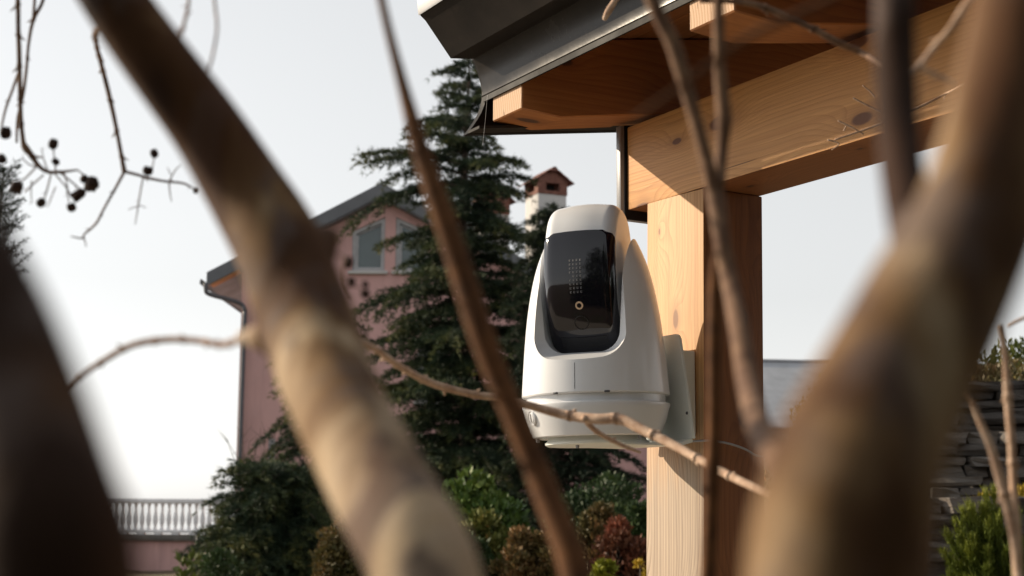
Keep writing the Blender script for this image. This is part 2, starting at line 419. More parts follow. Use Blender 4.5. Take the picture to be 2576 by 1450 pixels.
# pale water beyond the terrace
t = NT('lake_water'); t.bump(t.noise(t.scale(t.pos, (.3, 1, 1)), .8, 4), .08, .05)
me = mesh('lake', [(-2400, 47, .03), (-4, 47, .03), (-4, 2400, .03), (-2400, 2400, .03)], [(0, 1, 2, 3)])
o = link('lake', me, t.set(Base_Color=(0.10, 0.13, 0.15), Roughness=.08)); tag(o, 'pale lake beyond the terrace', 'lake', kind='structure')
# pale gravel yard in front of and under the pavilion
def gravel():
    t = NT('pale_gravel'); v = t.n('TexVoronoi', {'Vector': t.pos, 'Scale': 55.0}); n_ = t.noise(t.pos, 3, 4)
    c = t.mix(t.n('SeparateColor', {'Color': v.outputs['Color']}).outputs[0], (0.56, 0.50, 0.42), (0.36, 0.31, 0.25))
    t.bump(v.outputs['Distance'], .8, .02)
    return t.set(Base_Color=t.mix(t.rng(n_, .4, .7, 0, .4), c, (0.30, 0.25, 0.19)), Roughness=.9)
yard = [(-9, .9), (-4, .75), (0, .8), (3.2, 1.0), (4.0, 3.0), (3.2, 4.7), (1.0, 4.6), (-1.5, 4.9), (-5, 6.2), (-9, 6.5)]
o = link('gravel_yard', prism_me('gravel_yard', yard, -.08, .004, 2), gravel()); tag(o, 'pale gravel yard below the pavilion', 'gravel', kind='structure')

# ------------------------------------------------------------------ timber pavilion
PM = Matrix(((U3[0], N3[0], 0, O3[0]), (U3[1], N3[1], 0, O3[1]), (0, 0, 1, 0), (0, 0, 0, 1)))
# pavilion frame: x = away from us along the beam, y = out over the eave, z up; origin = foot of the post's near edge.
# the shapes below are written with x counted towards us and turned round once by mirror()
def mirror(me_):
    me_.transform(Matrix.Diagonal((-1, 1, 1, 1))); me_.flip_normals(); me_.update(); return me_
pav = empty('timber_pavilion', O3, 'pine timber pavilion with dark metal gutter and exposed rafters', 'pavilion')
pav.matrix_basis = PM
def pv(name, me_, mat, parent=pav, loc=(0, 0, 0), rot=None):
    mirror(me_)
    o = bpy.data.objects.new(name, me_); COL.objects.link(o); o.parent = parent
    if len(me_.materials) == 0: me_.materials.append(mat)
    o.location = (-loc[0], loc[1], loc[2])
    if rot is not None: o.rotation_euler = rot
    return o
PITCH = 0.172
# the posts: local x of the mesh runs up the post (grain direction) -> rotate
def post(xa, ya, top):
    me_ = box_me('post', (0, 0, -0.19), (top, 0.15, 0), 0.003); me_.materials.append(pine_post); me_.materials.append(pine_shaded)
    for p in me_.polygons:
        if p.normal.y < .5: p.material_index = 1  # sides and back take the pine with painted shade
    o = bpy.data.objects.new('post', me_); COL.objects.link(o); o.parent = pav
    o.matrix_basis = Matrix(((0, 0, -1, -xa), (0, 1, 0, ya), (1, 0, 0, 0), (0, 0, 0, 1)))   # mesh x runs up the post
    return o
main_post = post(0.0, -0.1505, 2.221)
main_post.matrix_basis = Matrix.Translation((0, 0, 2.2)) @ Matrix.Rotation(math.radians(-1.1), 4, 'Y') @ Matrix.Translation((0, 0, -2.2)) @ main_post.matrix_basis
post(2.6, -0.1505, 2.221); post(0.0, -4.45, 2.96); post(2.6, -4.45, 2.96)
def beam(y0, z0, z1, name='beam'):
    me_ = box_me('beam', (0, 0, 0), (3.1, 0.15, z1 - z0), 0.003)
    me_.materials.append(pine_beam); me_.materials.append(pine_shaded)
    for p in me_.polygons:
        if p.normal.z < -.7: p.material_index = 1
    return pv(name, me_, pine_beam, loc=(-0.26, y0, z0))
beam(-0.15, 2.2222, 2.4035)
beam(-4.45, 2.962, 3.14)
def zb(n): return 2.4155 - PITCH * n          # rafter underside
RH = 0.166
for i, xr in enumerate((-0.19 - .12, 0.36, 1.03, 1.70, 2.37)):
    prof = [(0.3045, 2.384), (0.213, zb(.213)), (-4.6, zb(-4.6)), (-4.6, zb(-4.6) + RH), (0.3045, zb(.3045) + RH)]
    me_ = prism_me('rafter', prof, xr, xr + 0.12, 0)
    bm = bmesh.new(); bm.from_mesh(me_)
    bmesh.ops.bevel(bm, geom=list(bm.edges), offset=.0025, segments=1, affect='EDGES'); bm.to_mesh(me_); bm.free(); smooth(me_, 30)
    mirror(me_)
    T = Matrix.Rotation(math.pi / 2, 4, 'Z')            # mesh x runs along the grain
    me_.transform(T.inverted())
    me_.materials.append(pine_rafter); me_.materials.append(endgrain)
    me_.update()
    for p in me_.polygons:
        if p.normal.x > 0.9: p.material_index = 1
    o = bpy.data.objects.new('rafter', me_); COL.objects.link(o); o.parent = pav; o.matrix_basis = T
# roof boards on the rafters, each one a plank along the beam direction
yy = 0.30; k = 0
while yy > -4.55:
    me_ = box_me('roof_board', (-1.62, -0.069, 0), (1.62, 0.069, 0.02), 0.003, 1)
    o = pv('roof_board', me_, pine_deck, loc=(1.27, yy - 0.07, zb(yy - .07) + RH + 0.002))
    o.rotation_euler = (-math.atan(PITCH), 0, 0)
    yy -= 0.1405
# roof covering
cov = prism_me('roof_covering', [(0.36, zb(.36) + RH + .026), (-4.75, zb(-4.75) + RH + .026), (-4.75, zb(-4.75) + RH + .07), (0.36, zb(.36) + RH + .07)], -0.345, 2.9, 0)
pv('roof_covering', cov, sheet)
# gutter: sheet metal box profile with a rolled front band and a cove below it
def strip(name, prof, x0, x1, th, mat, sm=40):
    """open polyline profile (n,z) given thickness th"""
    pr = np.array(prof); T = np.gradient(pr, axis=0); T /= np.linalg.norm(T, axis=1)[:, None]
    nn = np.stack([-T[:, 1], T[:, 0]], 1)
    poly = [tuple(p) for p in pr] + [tuple(p) for p in (pr + nn * th)[::-1]]
    me_ = prism_me(name, poly, x0, x1, 0); smooth(me_, sm)
    return pv(name, me_, mat)
X0, X1 = -0.35, 2.9
strip('gutter', [(0.452, 2.70), (0.456, 2.635), (0.452, 2.600), (0.440, 2.592), (0.381, 2.522), (0.326, 2.530)], X0, X1, 0.0025, sheet, 20)
cove = [(0.326 - 0.03 * math.sin(a) - .0, 2.530 - 0.08 * (1 - math.cos(a))) for a in np.linspace(0, math.pi / 2, 9)]
cove = [(0.3255, 2.5295), (0.316, 2.510), (0.309, 2.492), (0.3045, 2.474), (0.3025, 2.458), (0.303, 2.449), (0.3075, 2.446)]
strip('eave_flashing', cove, X0, X1, 0.003, cove_m, 50)
strip('flashing_lip', [(0.3065, 2.4445), (0.3065, 2.433)], X0 + .01, X1, 0.004, black_trim)
pv('gutter_end_cap', prism_me('gutter_end_cap', [(0.454, 2.70), (0.457, 2.635), (0.453, 2.600), (0.441, 2.591), (0.381, 2.520), (0.325, 2.528), (0.325, 2.70)], X0 - .004, X0 - .001, 0), sheet)
band = strip('gutter_band', [(0.4565, 2.700), (0.4600, 2.640), (0.4570, 2.604), (0.4555, 2.600)], X0 - .003, X1, 0.002, grey_plate, 30)
for zr in (2.612, 2.668): pv('rivet', lathe_me('rivet', [(0, .004), (.003, .003), (.0045, 0)], 10), grey_plate, loc=(X0 - .004, .45, zr), rot=(0, math.pi / 2, 0))
pv('rivet', lathe_me('rivet', [(0, .004), (.003, .003), (.0045, 0)], 10), grey_plate, loc=(X0 + .01, .387, 2.538), rot=(math.radians(130), 0, 0))
# gable trim at the far end: board with curved end and a bottom flange
arc = []
for a in np.linspace(0, 1, 11):
    # concave end: from gutter corner, in, then out to the drip corner
    z = 2.528 - a * 0.168; n_ = 0.326 + 0.020 * a - 0.034 * math.sin(math.pi * min(1, a * 1.0)) ** 1.0
    arc.append((n_, z))
def zg(n): return 2.361 + (0.346 - n) * 0.157
top = [(-4.7, zb(-4.7) + RH + .05), (0.326, zb(.326) + RH + .05)]
poly = arc + [(-4.7, zg(-4.7))] + top
pv('gable_trim', prism_me('gable_trim', poly, X0 - .012, X0 + .006, 0), black_trim)
fl = [(0.344, zg(.344)), (-4.7, zg(-4.7)), (-4.7, zg(-4.7) + .006), (0.344, zg(.344) + .006)]
pv('gable_flange', prism_me('gable_flange', fl, X0 + .0065, X0 + .055, 0), sheet)
# steel end cap on the far end of the beam
pv('beam_end_plate', box_me('beam_end_plate', (-0.285, -0.165, 2.203), (-0.268, 0.012, 2.408), .001, 1), grey_plate)
pv('plate_edge', box_me('plate_edge', (-0.2675, -0.165, 2.203), (-0.262, 0.003, 2.4085), .0005, 1), black_trim)

# ------------------------------------------------------------------ pan-tilt camera on the post
AX = O3 + U3 * 0.095 + N3 * 0.190
Z0 = 1.728
ROTZ = math.radians(-19.0)
DEV = Matrix.Translation((AX[0], AX[1], Z0)) @ Matrix.Rotation(math.radians(-1.5), 4, 'Y') @ Matrix.Rotation(ROTZ, 4, 'Z')
dev = empty('security_camera', (0, 0, 0), 'white pan-tilt camera with glossy black window mounted on the post', 'camera')
dev.matrix_basis = DEV
def dv(name, me_, mat, parent=dev):
    o = bpy.data.objects.new(name, me_); COL.objects.link(o); o.parent = parent
    if len(me_.materials) == 0: me_.materials.append(mat)
    return o
# base bowl
base_prof = [(0.0, 0.006), (0.108, 0.006), (0.1085, 0.0005), (0.119, -0.001), (0.1225, 0.001), (0.127, 0.012), (0.134, 0.030), (0.1395, 0.050), (0.1422, 0.058), (0.1415, 0.0605), (0.138, 0.0618), (0.132, 0.0625)]
dv('base', lathe_me('base', base_prof, 96), white_plastic)
dv('base_cover', lathe_me('base_cover', [(0, -0.017), (0.095, -0.0165), (0.0995, -0.014), (0.100, -0.010), (0.095, -0.006), (0.09, 0.008)], 96), bracket_white)
dv('neck', lathe_me('neck', [(0.1335, 0.0615), (0.1335, 0.0850)], 96), white_plastic)
for a in (200, 330, 260): 
    r = .113 if a != 260 else .085
    o = dv('screw', lathe_me('screw', [(0, -.0065), (.003, -.006), (.0035, -.003), (.0035, .001)], 12), grey_plate)
    o.location = (r * math.cos(math.radians(a)), r * math.sin(math.radians(a)), -0.002 if r > .1 else -.0165)
# body (yoke): shell of revolution cut by the U-shaped slot
body_prof = [(0.0, 0.076), (0.138, 0.076), (0.1412, 0.0768), (0.1422, 0.079)]
zr = np.array([.079, .115, .153, .19, .230, .27, .308, .335, .356, .38, .40, .42, .435, .446])
rr = np.array([.1422, .1398, .1368, .1335, .1290, .1225, .1145, .1065, .0985, .0880, .076, .060, .044, .020])
zi = np.linspace(.083, .446, 34); ri = np.interp(zi, zr, rr)
for _ in range(2): ri[1:-1] = .25 * ri[:-2] + .5 * ri[1:-1] + .25 * ri[2:]
body_prof += [(r, z) for r, z in zip(ri, zi)] + [(0.0, 0.450)]
body_me = lathe_me('body', body_prof, 112, 60)
def u_poly(hw, zbot, rc, ztop, fl=.030):
    pts = [(-hw - fl, ztop)]
    for a in np.linspace(math.pi, 1.5 * math.pi, 12): pts.append((-hw + rc + rc * math.cos(a), zbot + rc + rc * math.sin(a)))
    for a in np.linspace(1.5 * math.pi, 2 * math.pi, 12): pts.append((hw - rc + rc * math.cos(a), zbot + rc + rc * math.sin(a)))
    pts.append((hw + fl, ztop)); return pts
def loft_cut(secs):
    vs_, fs = [], []; n = None
    for y, poly in secs:
        n = len(poly); vs_ += [(p, y, q) for p, q in poly]
    for s_ in range(len(secs) - 1):
        for i in range(n):
            j = (i + 1) % n
            fs.append([s_ * n + i, s_ * n + j, (s_ + 1) * n + j, (s_ + 1) * n + i])
    fs.append(list(range(n))); fs.append(list(range(len(secs) * n - 1, (len(secs) - 1) * n - 1, -1)))
    return mesh('cutter', vs_, fs)
cut = loft_cut([(-0.20, u_poly(.112, .118, .055, .6)), (-0.135, u_poly(.1015, .139, .05, .6)), (-0.100, u_poly(.0905, .152, .042, .6)), (-0.084, u_poly(.0740, .156, .040, .6)), (0.25, u_poly(.0740, .156, .040, .6))])
def boolean(me_a, me_b):
    oa = bpy.data.objects.new('tmp_a', me_a); ob = bpy.data.objects.new('tmp_b', me_b)
    COL.objects.link(oa); COL.objects.link(ob)
    md = oa.modifiers.new('b', 'BOOLEAN'); md.operation = 'DIFFERENCE'; md.object = ob; md.solver = 'EXACT'
    dg = bpy.context.evaluated_depsgraph_get(); dg.update()
    r = bpy.data.meshes.new_from_object(oa.evaluated_get(dg))
    bpy.data.objects.remove(oa); bpy.data.objects.remove(ob)
    return r
yoke = boolean(body_me, cut); yoke.name = 'yoke'; smooth(yoke, 22)
dv('yoke', yoke, white_plastic)
# fine joint lines of the shell
def arc_strip(name, a0, a1, z0, z1, n=24, off=.0004, mat=dark_seam):
    vs_, fs = [], []
    for i in range(n + 1):
        a = a0 + (a1 - a0) * i / n
        for z in np.linspace(z0, z1, 8):
            r = np.interp(z, zi, ri) + off
            vs_.append((r * math.sin(a), -r * math.cos(a), z))
    for i in range(n):
        for j in range(7): fs.append([i * 8 + j, (i + 1) * 8 + j, (i + 1) * 8 + j + 1, i * 8 + j + 1])
    return dv(name, mesh(name, vs_, fs, 60), mat)
arc_strip('seam', -.0038, .0038, .0835, .132, 1)
for a in (-.28, .42): 
    o = dv('clip_slot', box_me('clip_slot', (-.005, -.002, -.002), (.005, .002, .002), .0008, 1), dark_seam)
    o.location = (.1415 * math.sin(a), -.1415 * math.cos(a), .0775); o.rotation_euler = (0, 0, a)
# coin-slot screw cover on the base rim
a = math.radians(-46)
o = dv('screw_cover', lathe_me('screw_cover', [(0, .0020), (.0085, .0020), (.0098, .0008), (.0100, -.001), (.0125, -.001), (.0135, .0012), (.0142, -.003)], 28), white_plastic)
o.matrix_basis = Matrix.Translation((.1375 * math.sin(a), -.1375 * math.cos(a), .036)) @ Matrix.Rotation(a, 4, 'Z') @ Matrix.Rotation(math.radians(90 + 10), 4, 'X')
o2 = dv('slot', box_me('slot', (-.0012, -.0075, .0015), (.0012, .0075, .0025)), dark_seam, o)
# head: side profile swept across the width with rounded edges
HC = (-0.014, 0.296)
def prof_pt(s):
    """closed side profile; s angle, 0 = front, pi/2 = top"""
    c, n_ = math.cos(s), math.sin(s)
    def se(v, e): return math.copysign(abs(v) ** e, v)
    y = -0.094 * se(c, .80) if c > 0 else 0.088 * abs(c) ** .80
    z = 0.1545 * se(n_, .80) if n_ > 0 else -0.146 * abs(n_) ** .84
    if c > 0 and n_ > 0: y *= 1.0
    if c > 0 and n_ < 0: y *= 1 - 0.22 * (abs(n_) ** 1.3)
    return np.array([y, z])
NS = 96
ss = np.linspace(-math.pi, math.pi, NS, endpoint=False)
def prof_n(s):
    d = prof_pt(s + .01) - prof_pt(s - .01); nn = np.array([-d[1], d[0]]); nn /= np.linalg.norm(nn) + 1e-9
    if nn @ prof_pt(s) < 0: nn = -nn
    return nn
HW = 0.0700; RC = 0.024
def head_row(ang):
    """ang in [-1.5..1.5] flattened: returns x, inset"""
    x = math.copysign(HW - RC, ang) * min(1, abs(ang)) if abs(ang) <= 1 else math.copysign(HW - RC + RC * math.sin((abs(ang) - 1) * math.pi), ang)
    ins = 0.0 if abs(ang) <= 1 else RC * (1 - math.cos((abs(ang) - 1) * math.pi))
    ins += 0.004 * min(1, abs(ang)) ** 2
    return x, ins
rows = [-1.5, -1.43, -1.36, -1.28, -1.2, -1.13, -1.06, -1, -.6, -.2, .2, .6, 1, 1.06, 1.13, 1.2, 1.28, 1.36, 1.43, 1.5]
vs_, fs = [], []
for s_ in ss:
    p = prof_pt(s_); nn = prof_n(s_)
    for a in rows:
        x, ins = head_row(a); q = p - nn * ins
        vs_.append((x, q[0] + HC[0], q[1] + HC[1]))
nr = len(rows)
for i in range(NS):
    j = (i + 1) % NS
    for r_ in range(nr - 1): fs.append([i * nr + r_, j * nr + r_, j * nr + r_ + 1, i * nr + r_ + 1])
fs.append([i * nr for i in range(NS)]); fs.append([i * nr + nr - 1 for i in reversed(range(NS))])
head = dv('head', mesh('head', vs_, fs, 40), white_plastic)
# black window: patch of the same surface, 1.6 mm proud, rounded corners, closed rim
s0, s1 = -1.40, 0.53
sw = np.linspace(s0, s1, 48); aw = [-1.40, -1.34, -1.26, -1.18, -1.1, -1.02, -.9, -.5, 0, .5, .9, 1.02, 1.1, 1.18, 1.26, 1.34, 1.42]
def win_pt(s_, a, off):
    p = prof_pt(s_); nn = prof_n(s_); x, ins = head_row(a)
    q = p - nn * (ins - off); ex = math.copysign(off * max(0, abs(a) - 1) * 2, a)
    return (x + ex, q[0] + HC[0], q[1] + HC[1])
vs_, fs = [], []
def corner(s_):
    """narrow the patch near both ends for rounded corners"""
    d = min((s_ - s0) / 0.26, (s1 - s_) / 0.16, 1.0); d = max(d, 0)
    return 1 - 0.27 * (1 - math.sqrt(max(0, 1 - (1 - d) ** 2)))
nw = len(aw)
for off in (0.0018, -0.001):
    for s_ in sw:
        for a in aw: vs_.append(win_pt(s_, a * corner(s_), off))
m0 = len(sw) * nw
for i in range(len(sw) - 1):
    for j in range(nw - 1):
        fs.append([i * nw + j, (i + 1) * nw + j, (i + 1) * nw + j + 1, i * nw + j + 1])
rim = [i * nw for i in range(len(sw))] + [(len(sw) - 1) * nw + j for j in range(1, nw)] + [i * nw + nw - 1 for i in reversed(range(len(sw) - 1))] + [j for j in reversed(range(1, nw - 1))]
for k in range(len(rim)):
    a_, b_ = rim[k], rim[(k + 1) % len(rim)]
    fs.append([a_, b_, m0 + b_, m0 + a_])
window = dv('window', mesh('window', vs_, fs, 40), black_glass)
def on_win(x, z, off=.0022):
    """frame on the window front at lateral x, height z (device z)"""
    lo, hi = s0, s1
    for _ in range(40):
        md_ = .5 * (lo + hi)
        if prof_pt(md_)[1] + HC[1] < z: lo = md_
        else: hi = md_
    s_ = .5 * (lo + hi); p = prof_pt(s_); nn = prof_n(s_)
    ins = .004 * min(1, abs(x) / (HW - RC)) ** 2
    q = p + nn * (off - ins)
    Y = Vector((0, nn[0], nn[1])); Xv = Vector((1, 0, 0)); Zv = Xv.cross(Y).normalized()
    # local z axis = surface normal
    return Matrix(((1, Zv.x * -1, Y.x, x), (0, -Zv.y, Y.y, q[0] + HC[0]), (0, -Zv.z, Y.z, q[1] + HC[1]), (0, 0, 0, 1)))
led_me = mesh('led', [(-.0017, -.0021, 0), (.0017, -.0021, 0), (.0017, -.0010, 0), (-.0006, -.0010, .0004), (-.0006, .0021, 0), (-.0017, .0021, 0), (0.0004, 0.0002, 0), (.0017, .0002, 0), (.0017, .0019, 0), (.0004, .0019, 0)], [(0, 1, 2, 3, 4, 5), (6, 7, 8, 9)])
led_me.materials.append(led_mat)
for i in range(4):
    for j in range(9):
        if j in (4,) and i == 0: continue
        o = dv('led', led_me, None, window); o.matrix_basis = on_win(-.0125 + i * .0068, .268 + j * .0075)
o = dv('lens_ring', lathe_me('lens_ring', [(.0045, 0), (.0046, .0006), (.0076, .0006), (.0078, 0)], 28), ring_mat, window); o.matrix_basis = on_win(0.0015, .243, .0020)
o = dv('lens', lathe_me('lens', [(0.0125, .0000), (.0128, .0005), (.0138, .0005), (.0141, 0)], 36), black_soft, window); o.matrix_basis = on_win(0.002, .212, .0020)
# lower sensor strip
vs_, fs = [], []
for z in np.linspace(.168, .186, 5):
    for x in np.linspace(-.044, .046, 13):
        M_ = on_win(x, z, .0024); vs_.append(tuple(M_.translation))
for j in range(4):
    for i in range(12): fs.append([j * 13 + i, j * 13 + i + 1, (j + 1) * 13 + i + 1, (j + 1) * 13 + i])
dv('sensor_strip', mesh('sensor_strip', vs_, fs, 40), black_soft, window)
# pivots between head and yoke
for sx in (-1, 1):
    o = dv('pivot', lathe_me('pivot', [(0, .012), (.030, .012), (.032, .010), (.032, -.004)], 36), black_soft)
    o.matrix_basis = Matrix.Translation((sx * .0705, 0, .285)) @ Matrix.Rotation(math.radians(90 * sx), 4, 'Y')
# wall bracket: tapered plate, standoff, foot
def pav_part(name, me_, mat):
    o = bpy.data.objects.new(name, me_); COL.objects.link(o); o.parent = dev
    mirror(me_); me_.materials.append(mat); o.matrix_basis = DEV.inverted() @ PM; return o
plate = [(-.169 - .0, 1.921), (-.163, 1.9285), (-.155, 1.931), (-.035, 1.931), (-.026, 1.9285), (-.021, 1.921), (.019, 1.726), (-.209, 1.726)]
pav_part('bracket_plate', prism_me('bracket_plate', plate, .040, .046, 1, .0012), bracket_white)
pav_part('bracket_back', box_me('bracket_back', (-.16, .002, 1.735), (-.03, .0395, 1.90), .003), bracket_white)
foot = []
for t in np.linspace(0, 1, 12): foot.append((.046 + .03 * t, 1.726 - .010 * S(t)))
foot = [(.040, 1.7255)] + [(float(a), float(b)) for a, b in foot] + [(.20, 1.716), (.20, 1.7115), (.07, 1.7115), (.040, 1.719)]
pav_part('bracket_foot', prism_me('bracket_foot', foot, -.19, .010, 0, .0010), bracket_white)
o = dv('screw', lathe_me('screw', [(0, .0008), (.0028, .0008), (.0032, -.001)], 14), dark_seam)
o.matrix_basis = DEV.inverted() @ PM @ Matrix.Translation((0.0, .0465, 1.775)) @ Matrix.Rotation(-math.pi / 2, 4, 'X')
# power lead
tb = Tubes()
def PV(x, y, z): v = PM @ Vector((-x, y, z)); return np.array(v)
tb.tube([PV(-.05, .03, 1.732), PV(.0, .04, 1.722), PV(.03, .012, 1.722), PV(.02, -.05, 1.716), PV(.006, -.11, 1.700), PV(.006, -.16, 1.66), PV(-.03, -.17, 1.4), PV(-.05, -.17, 0.02)], [.0022] * 8, 8, 6)
o = tb.build('power_cable', grey_plate); tag(o, 'thin grey cable running from the camera bracket round the post', 'cable')
# spider thread under the eave
tb = Tubes(); tb.tube([P(1226, 240, 2.82), P(1221, 300, 2.82), P(1214, 366, 2.82)], [.0002] * 3, 5, 3)
o = tb.build('spider_thread', balus_m); tag(o, 'single spider thread hanging below the eave corner', 'cobweb')

# ------------------------------------------------------------------ pink house with terrace
HZ = 36.0
def hx(px, py=1270, Z=HZ): return P(px, py, Z)
house = empty('pink_house', P(960, 1290, HZ), 'pink stucco house with grey gable roof behind the cedar', 'house')
HP = Matrix.Translation(house.location)
def world_part(name, me_, mat, parent):
    """mesh in world coordinates -> child of parent"""
    o = bpy.data.objects.new(name, me_); COL.objects.link(o); o.parent = parent
    if mat is not None and len(me_.materials) == 0: me_.materials.append(mat)
    pm = Matrix.Identity(4); chain = []; p = parent
    while p is not None: chain.append(p.matrix_basis.copy()); p = p.parent
    for c in reversed(chain): pm = pm @ c
    o.matrix_basis = pm.inverted(); return o
Yw = P(605, 760, HZ)[1]                        # gable wall plane
def wx(px): return (px - CX) / FPX * HZ * 1.0   # near enough: x on the wall plane
def wp(px, py):
    d = FW + (px - CX) / FPX * RT - (py - CY) / FPX * UP
    k = (Yw - 0) / d[1]; return CAMP + d * k    # exact point on the wall plane
xl, xrdge, xr_ = wp(603, 900)[0], wp(963, 481)[0], wp(1640, 900)[0]
eL, rdg = wp(603, 690), wp(963, 505)
slope = (rdg[2] - eL[2]) / (rdg[0] - eL[0])
xR = xrdge + (xrdge - xl) * 1.06
zR = rdg[2] - (xR - rdg[0]) * slope
# gable wall with real openings: build as column/row cells around window rectangles
def wall_cells(name, outline_x, zbot, ztop_fn, holes, y0, y1, mat, parent):
    """holes: list of (x0,x1,z0,ztopfun) ; wall built from vertical strips butted end to end"""
    cuts = sorted(set([outline_x[0], outline_x[1], rdg[0]] + [h[0] for h in holes] + [h[1] for h in holes]))
    vs_, fs = [], []
    def quad_prism(xa, xb, za0, zb0, za1, zb1):
        b = len(vs_)
        for y in (y0, y1): vs_.extend([(xa, y, za0), (xb, y, zb0), (xb, y, zb1), (xa, y, za1)])
        fs.extend([[b, b + 1, b + 2, b + 3], [b + 7, b + 6, b + 5, b + 4], [b, b + 4, b + 5, b + 1], [b + 1, b + 5, b + 6, b + 2], [b + 2, b + 6, b + 7, b + 3], [b + 3, b + 7, b + 4, b]])
    for xa, xb in zip(cuts[:-1], cuts[1:]):
        hs = sorted([h for h in holes if h[0] <= xa + 1e-6 and h[1] >= xb - 1e-6], key=lambda h: h[2])
        za = zb_ = zbot
        for h in hs:
            quad_prism(xa, xb, za, zb_, h[2], h[2]); za, zb_ = h[3](xa), h[3](xb)
        quad_prism(xa, xb, za, zb_, ztop_fn(xa), ztop_fn(xb))
    return world_part(name, mesh(name, vs_, fs), mat, parent)
def roof_z(x): return rdg[2] - abs(x - rdg[0]) * slope
a1, b1 = wp(884, 690), wp(967, 690)
t1a, t1b = wp(884, 583), wp(967, 547)
ws1 = (t1b[2] - t1a[2]) / (t1b[0] - t1a[0])
z1bot = wp(900, 682)[2]
w1top = lambda x: t1a[2] + (x - t1a[0]) * ws1
xc2 = wp(982, 600)[0]
w2x0, w2x1 = xc2 + (xc2 - b1[0]), xc2 + (xc2 - a1[0])
w2top = lambda x: w1top(2 * xc2 - x)
s_a, s_b = wp(673, 1165), wp(693, 1103)
holes = [(a1[0], b1[0], z1bot, w1top), (w2x0, w2x1, z1bot, w2top), (s_a[0], s_b[0], s_a[2], lambda x: s_b[2])]
holes.append((wp(1050, 900)[0], wp(1130, 900)[0], wp(1050, 1010)[2], lambda x: wp(1050, 850)[2]))
wall_cells('wall', (xl, xR), -1.2, roof_z, holes, Yw, Yw + .35, pink, house)
# side and back walls
for nm, lo, hi in (('wall', (xl, Yw + .351, -1.2), (xl + .3, Yw + 9, eL[2])), ('wall', (xR - .3, Yw + .351, -1.2), (xR, Yw + 9, zR))):
    world_part(nm, box_me(nm, lo, hi), pink, house)
# wing to the right, set back
world_part('side_wing', box_me('side_wing', (xR + .002, Yw + 1.5, -1.2), (wp(1760, 900)[0], Yw + 8, wp(1400, 690)[2] - .2)), pink, house)
# windows: frame bars, glass, sill
def window(x0, x1, z0, topf, parent, fw=.10, mull=False):
    root = bpy.data.objects.new('window', None); COL.objects.link(root); root.parent = parent
    y0, y1 = Yw + .05, Yw + .14
    def bar(poly, ya=y0, yb=y1, nm='frame', mat=frame_m): world_part(nm, prism_me(nm, poly, ya, yb, 1), mat, root)
    bar([(x0, z0), (x0 + fw, z0), (x0 + fw, topf(x0 + fw)), (x0, topf(x0))])
    bar([(x1 - fw, z0), (x1, z0), (x1, topf(x1)), (x1 - fw, topf(x1 - fw))])
    bar([(x0 + fw, z0), (x1 - fw, z0), (x1 - fw, z0 + fw), (x0 + fw, z0 + fw)])
    bar([(x0 + fw, topf(x0 + fw) - fw), (x1 - fw, topf(x1 - fw) - fw), (x1 - fw, topf(x1 - fw)), (x0 + fw, topf(x0 + fw))])
    i = fw + .055                       # inner sash
    bar([(x0 + fw + .002, z0 + fw + .002), (x0 + i, z0 + fw + .002), (x0 + i, topf(x0 + i) - i), (x0 + fw + .002, topf(x0 + fw) - i)], y0 + .03, y1 + .03, 'sash')
    bar([(x0 + i, topf(x0 + i) - i), (x1 - fw - .002, topf(x1 - fw) - i), (x1 - fw - .002, topf(x1 - fw) - fw - .03), (x0 + i, topf(x0 + i) - fw - .03)], y0 + .03, y1 + .03, 'sash')
    bar([(x0 + fw * .5, z0 + fw * .5), (x1 - fw * .5, z0 + fw * .5), (x1 - fw * .5, topf(x1) - fw * .5), (x0 + fw * .5, topf(x0) - fw * .5)], y1 - .02, y1 + .0, 'pane', glass_m)
    world_part('sill', box_me('sill', (x0 - .08, Yw - .10, z0 - .09), (x1 + .08, Yw + .05, z0 - .003), .01, 1), white_render, root)
    # room behind so that the opening is not a hole into daylight
    world_part('blind', box_me('blind', (x0, Yw + .30, z0), (x1, Yw + .34, max(topf(x0), topf(x1)))), frame_m, root)
for h in holes: window(h[0], h[1], h[2], h[3], house, .10 if h[1] - h[0] > .4 else .05)
# roof slabs with fascia, overhanging the gable and the eave
OV = .40; TH = .34
ew = wp(528, 705)[0]
def roof_slab(xa, xb, nm='roof'):
    za, zb_ = rdg[2] - abs(xa - rdg[0]) * slope, rdg[2] - abs(xb - rdg[0]) * slope
    poly = [(xa, za + .04), (xb, zb_ + .04), (xb, zb_ + .04 + TH), (xa, za + .04 + TH)]
    return world_part(nm, prism_me(nm, poly, Yw - OV, Yw + 9.6, 1), roof_grey, house)
rl = roof_slab(ew, rdg[0]); rr_ = roof_slab(rdg[0] + .001, xR + .8)
def soff(xa, xb, mat=roof_grey):
    za, zb_ = rdg[2] - abs(xa - rdg[0]) * slope, rdg[2] - abs(xb - rdg[0]) * slope
    poly = [(xa, za + .0), (xb, zb_ + .0), (xb, zb_ + .037), (xa, za + .037)]
    return world_part('soffit', prism_me('soffit', poly, Yw - OV + .05, Yw - .002, 1), mat, rl)
soff(ew + .1, xl - .002, soffit_m); soff(xl + .0, rdg[0]); soff(rdg[0] + .001, xR + .7)
poly = [(ew + .1, eL[2] - .12 + .0), (xl - .003, eL[2] - .12), (xl - .003, eL[2] - .09), (ew + .1, eL[2] - .09)]
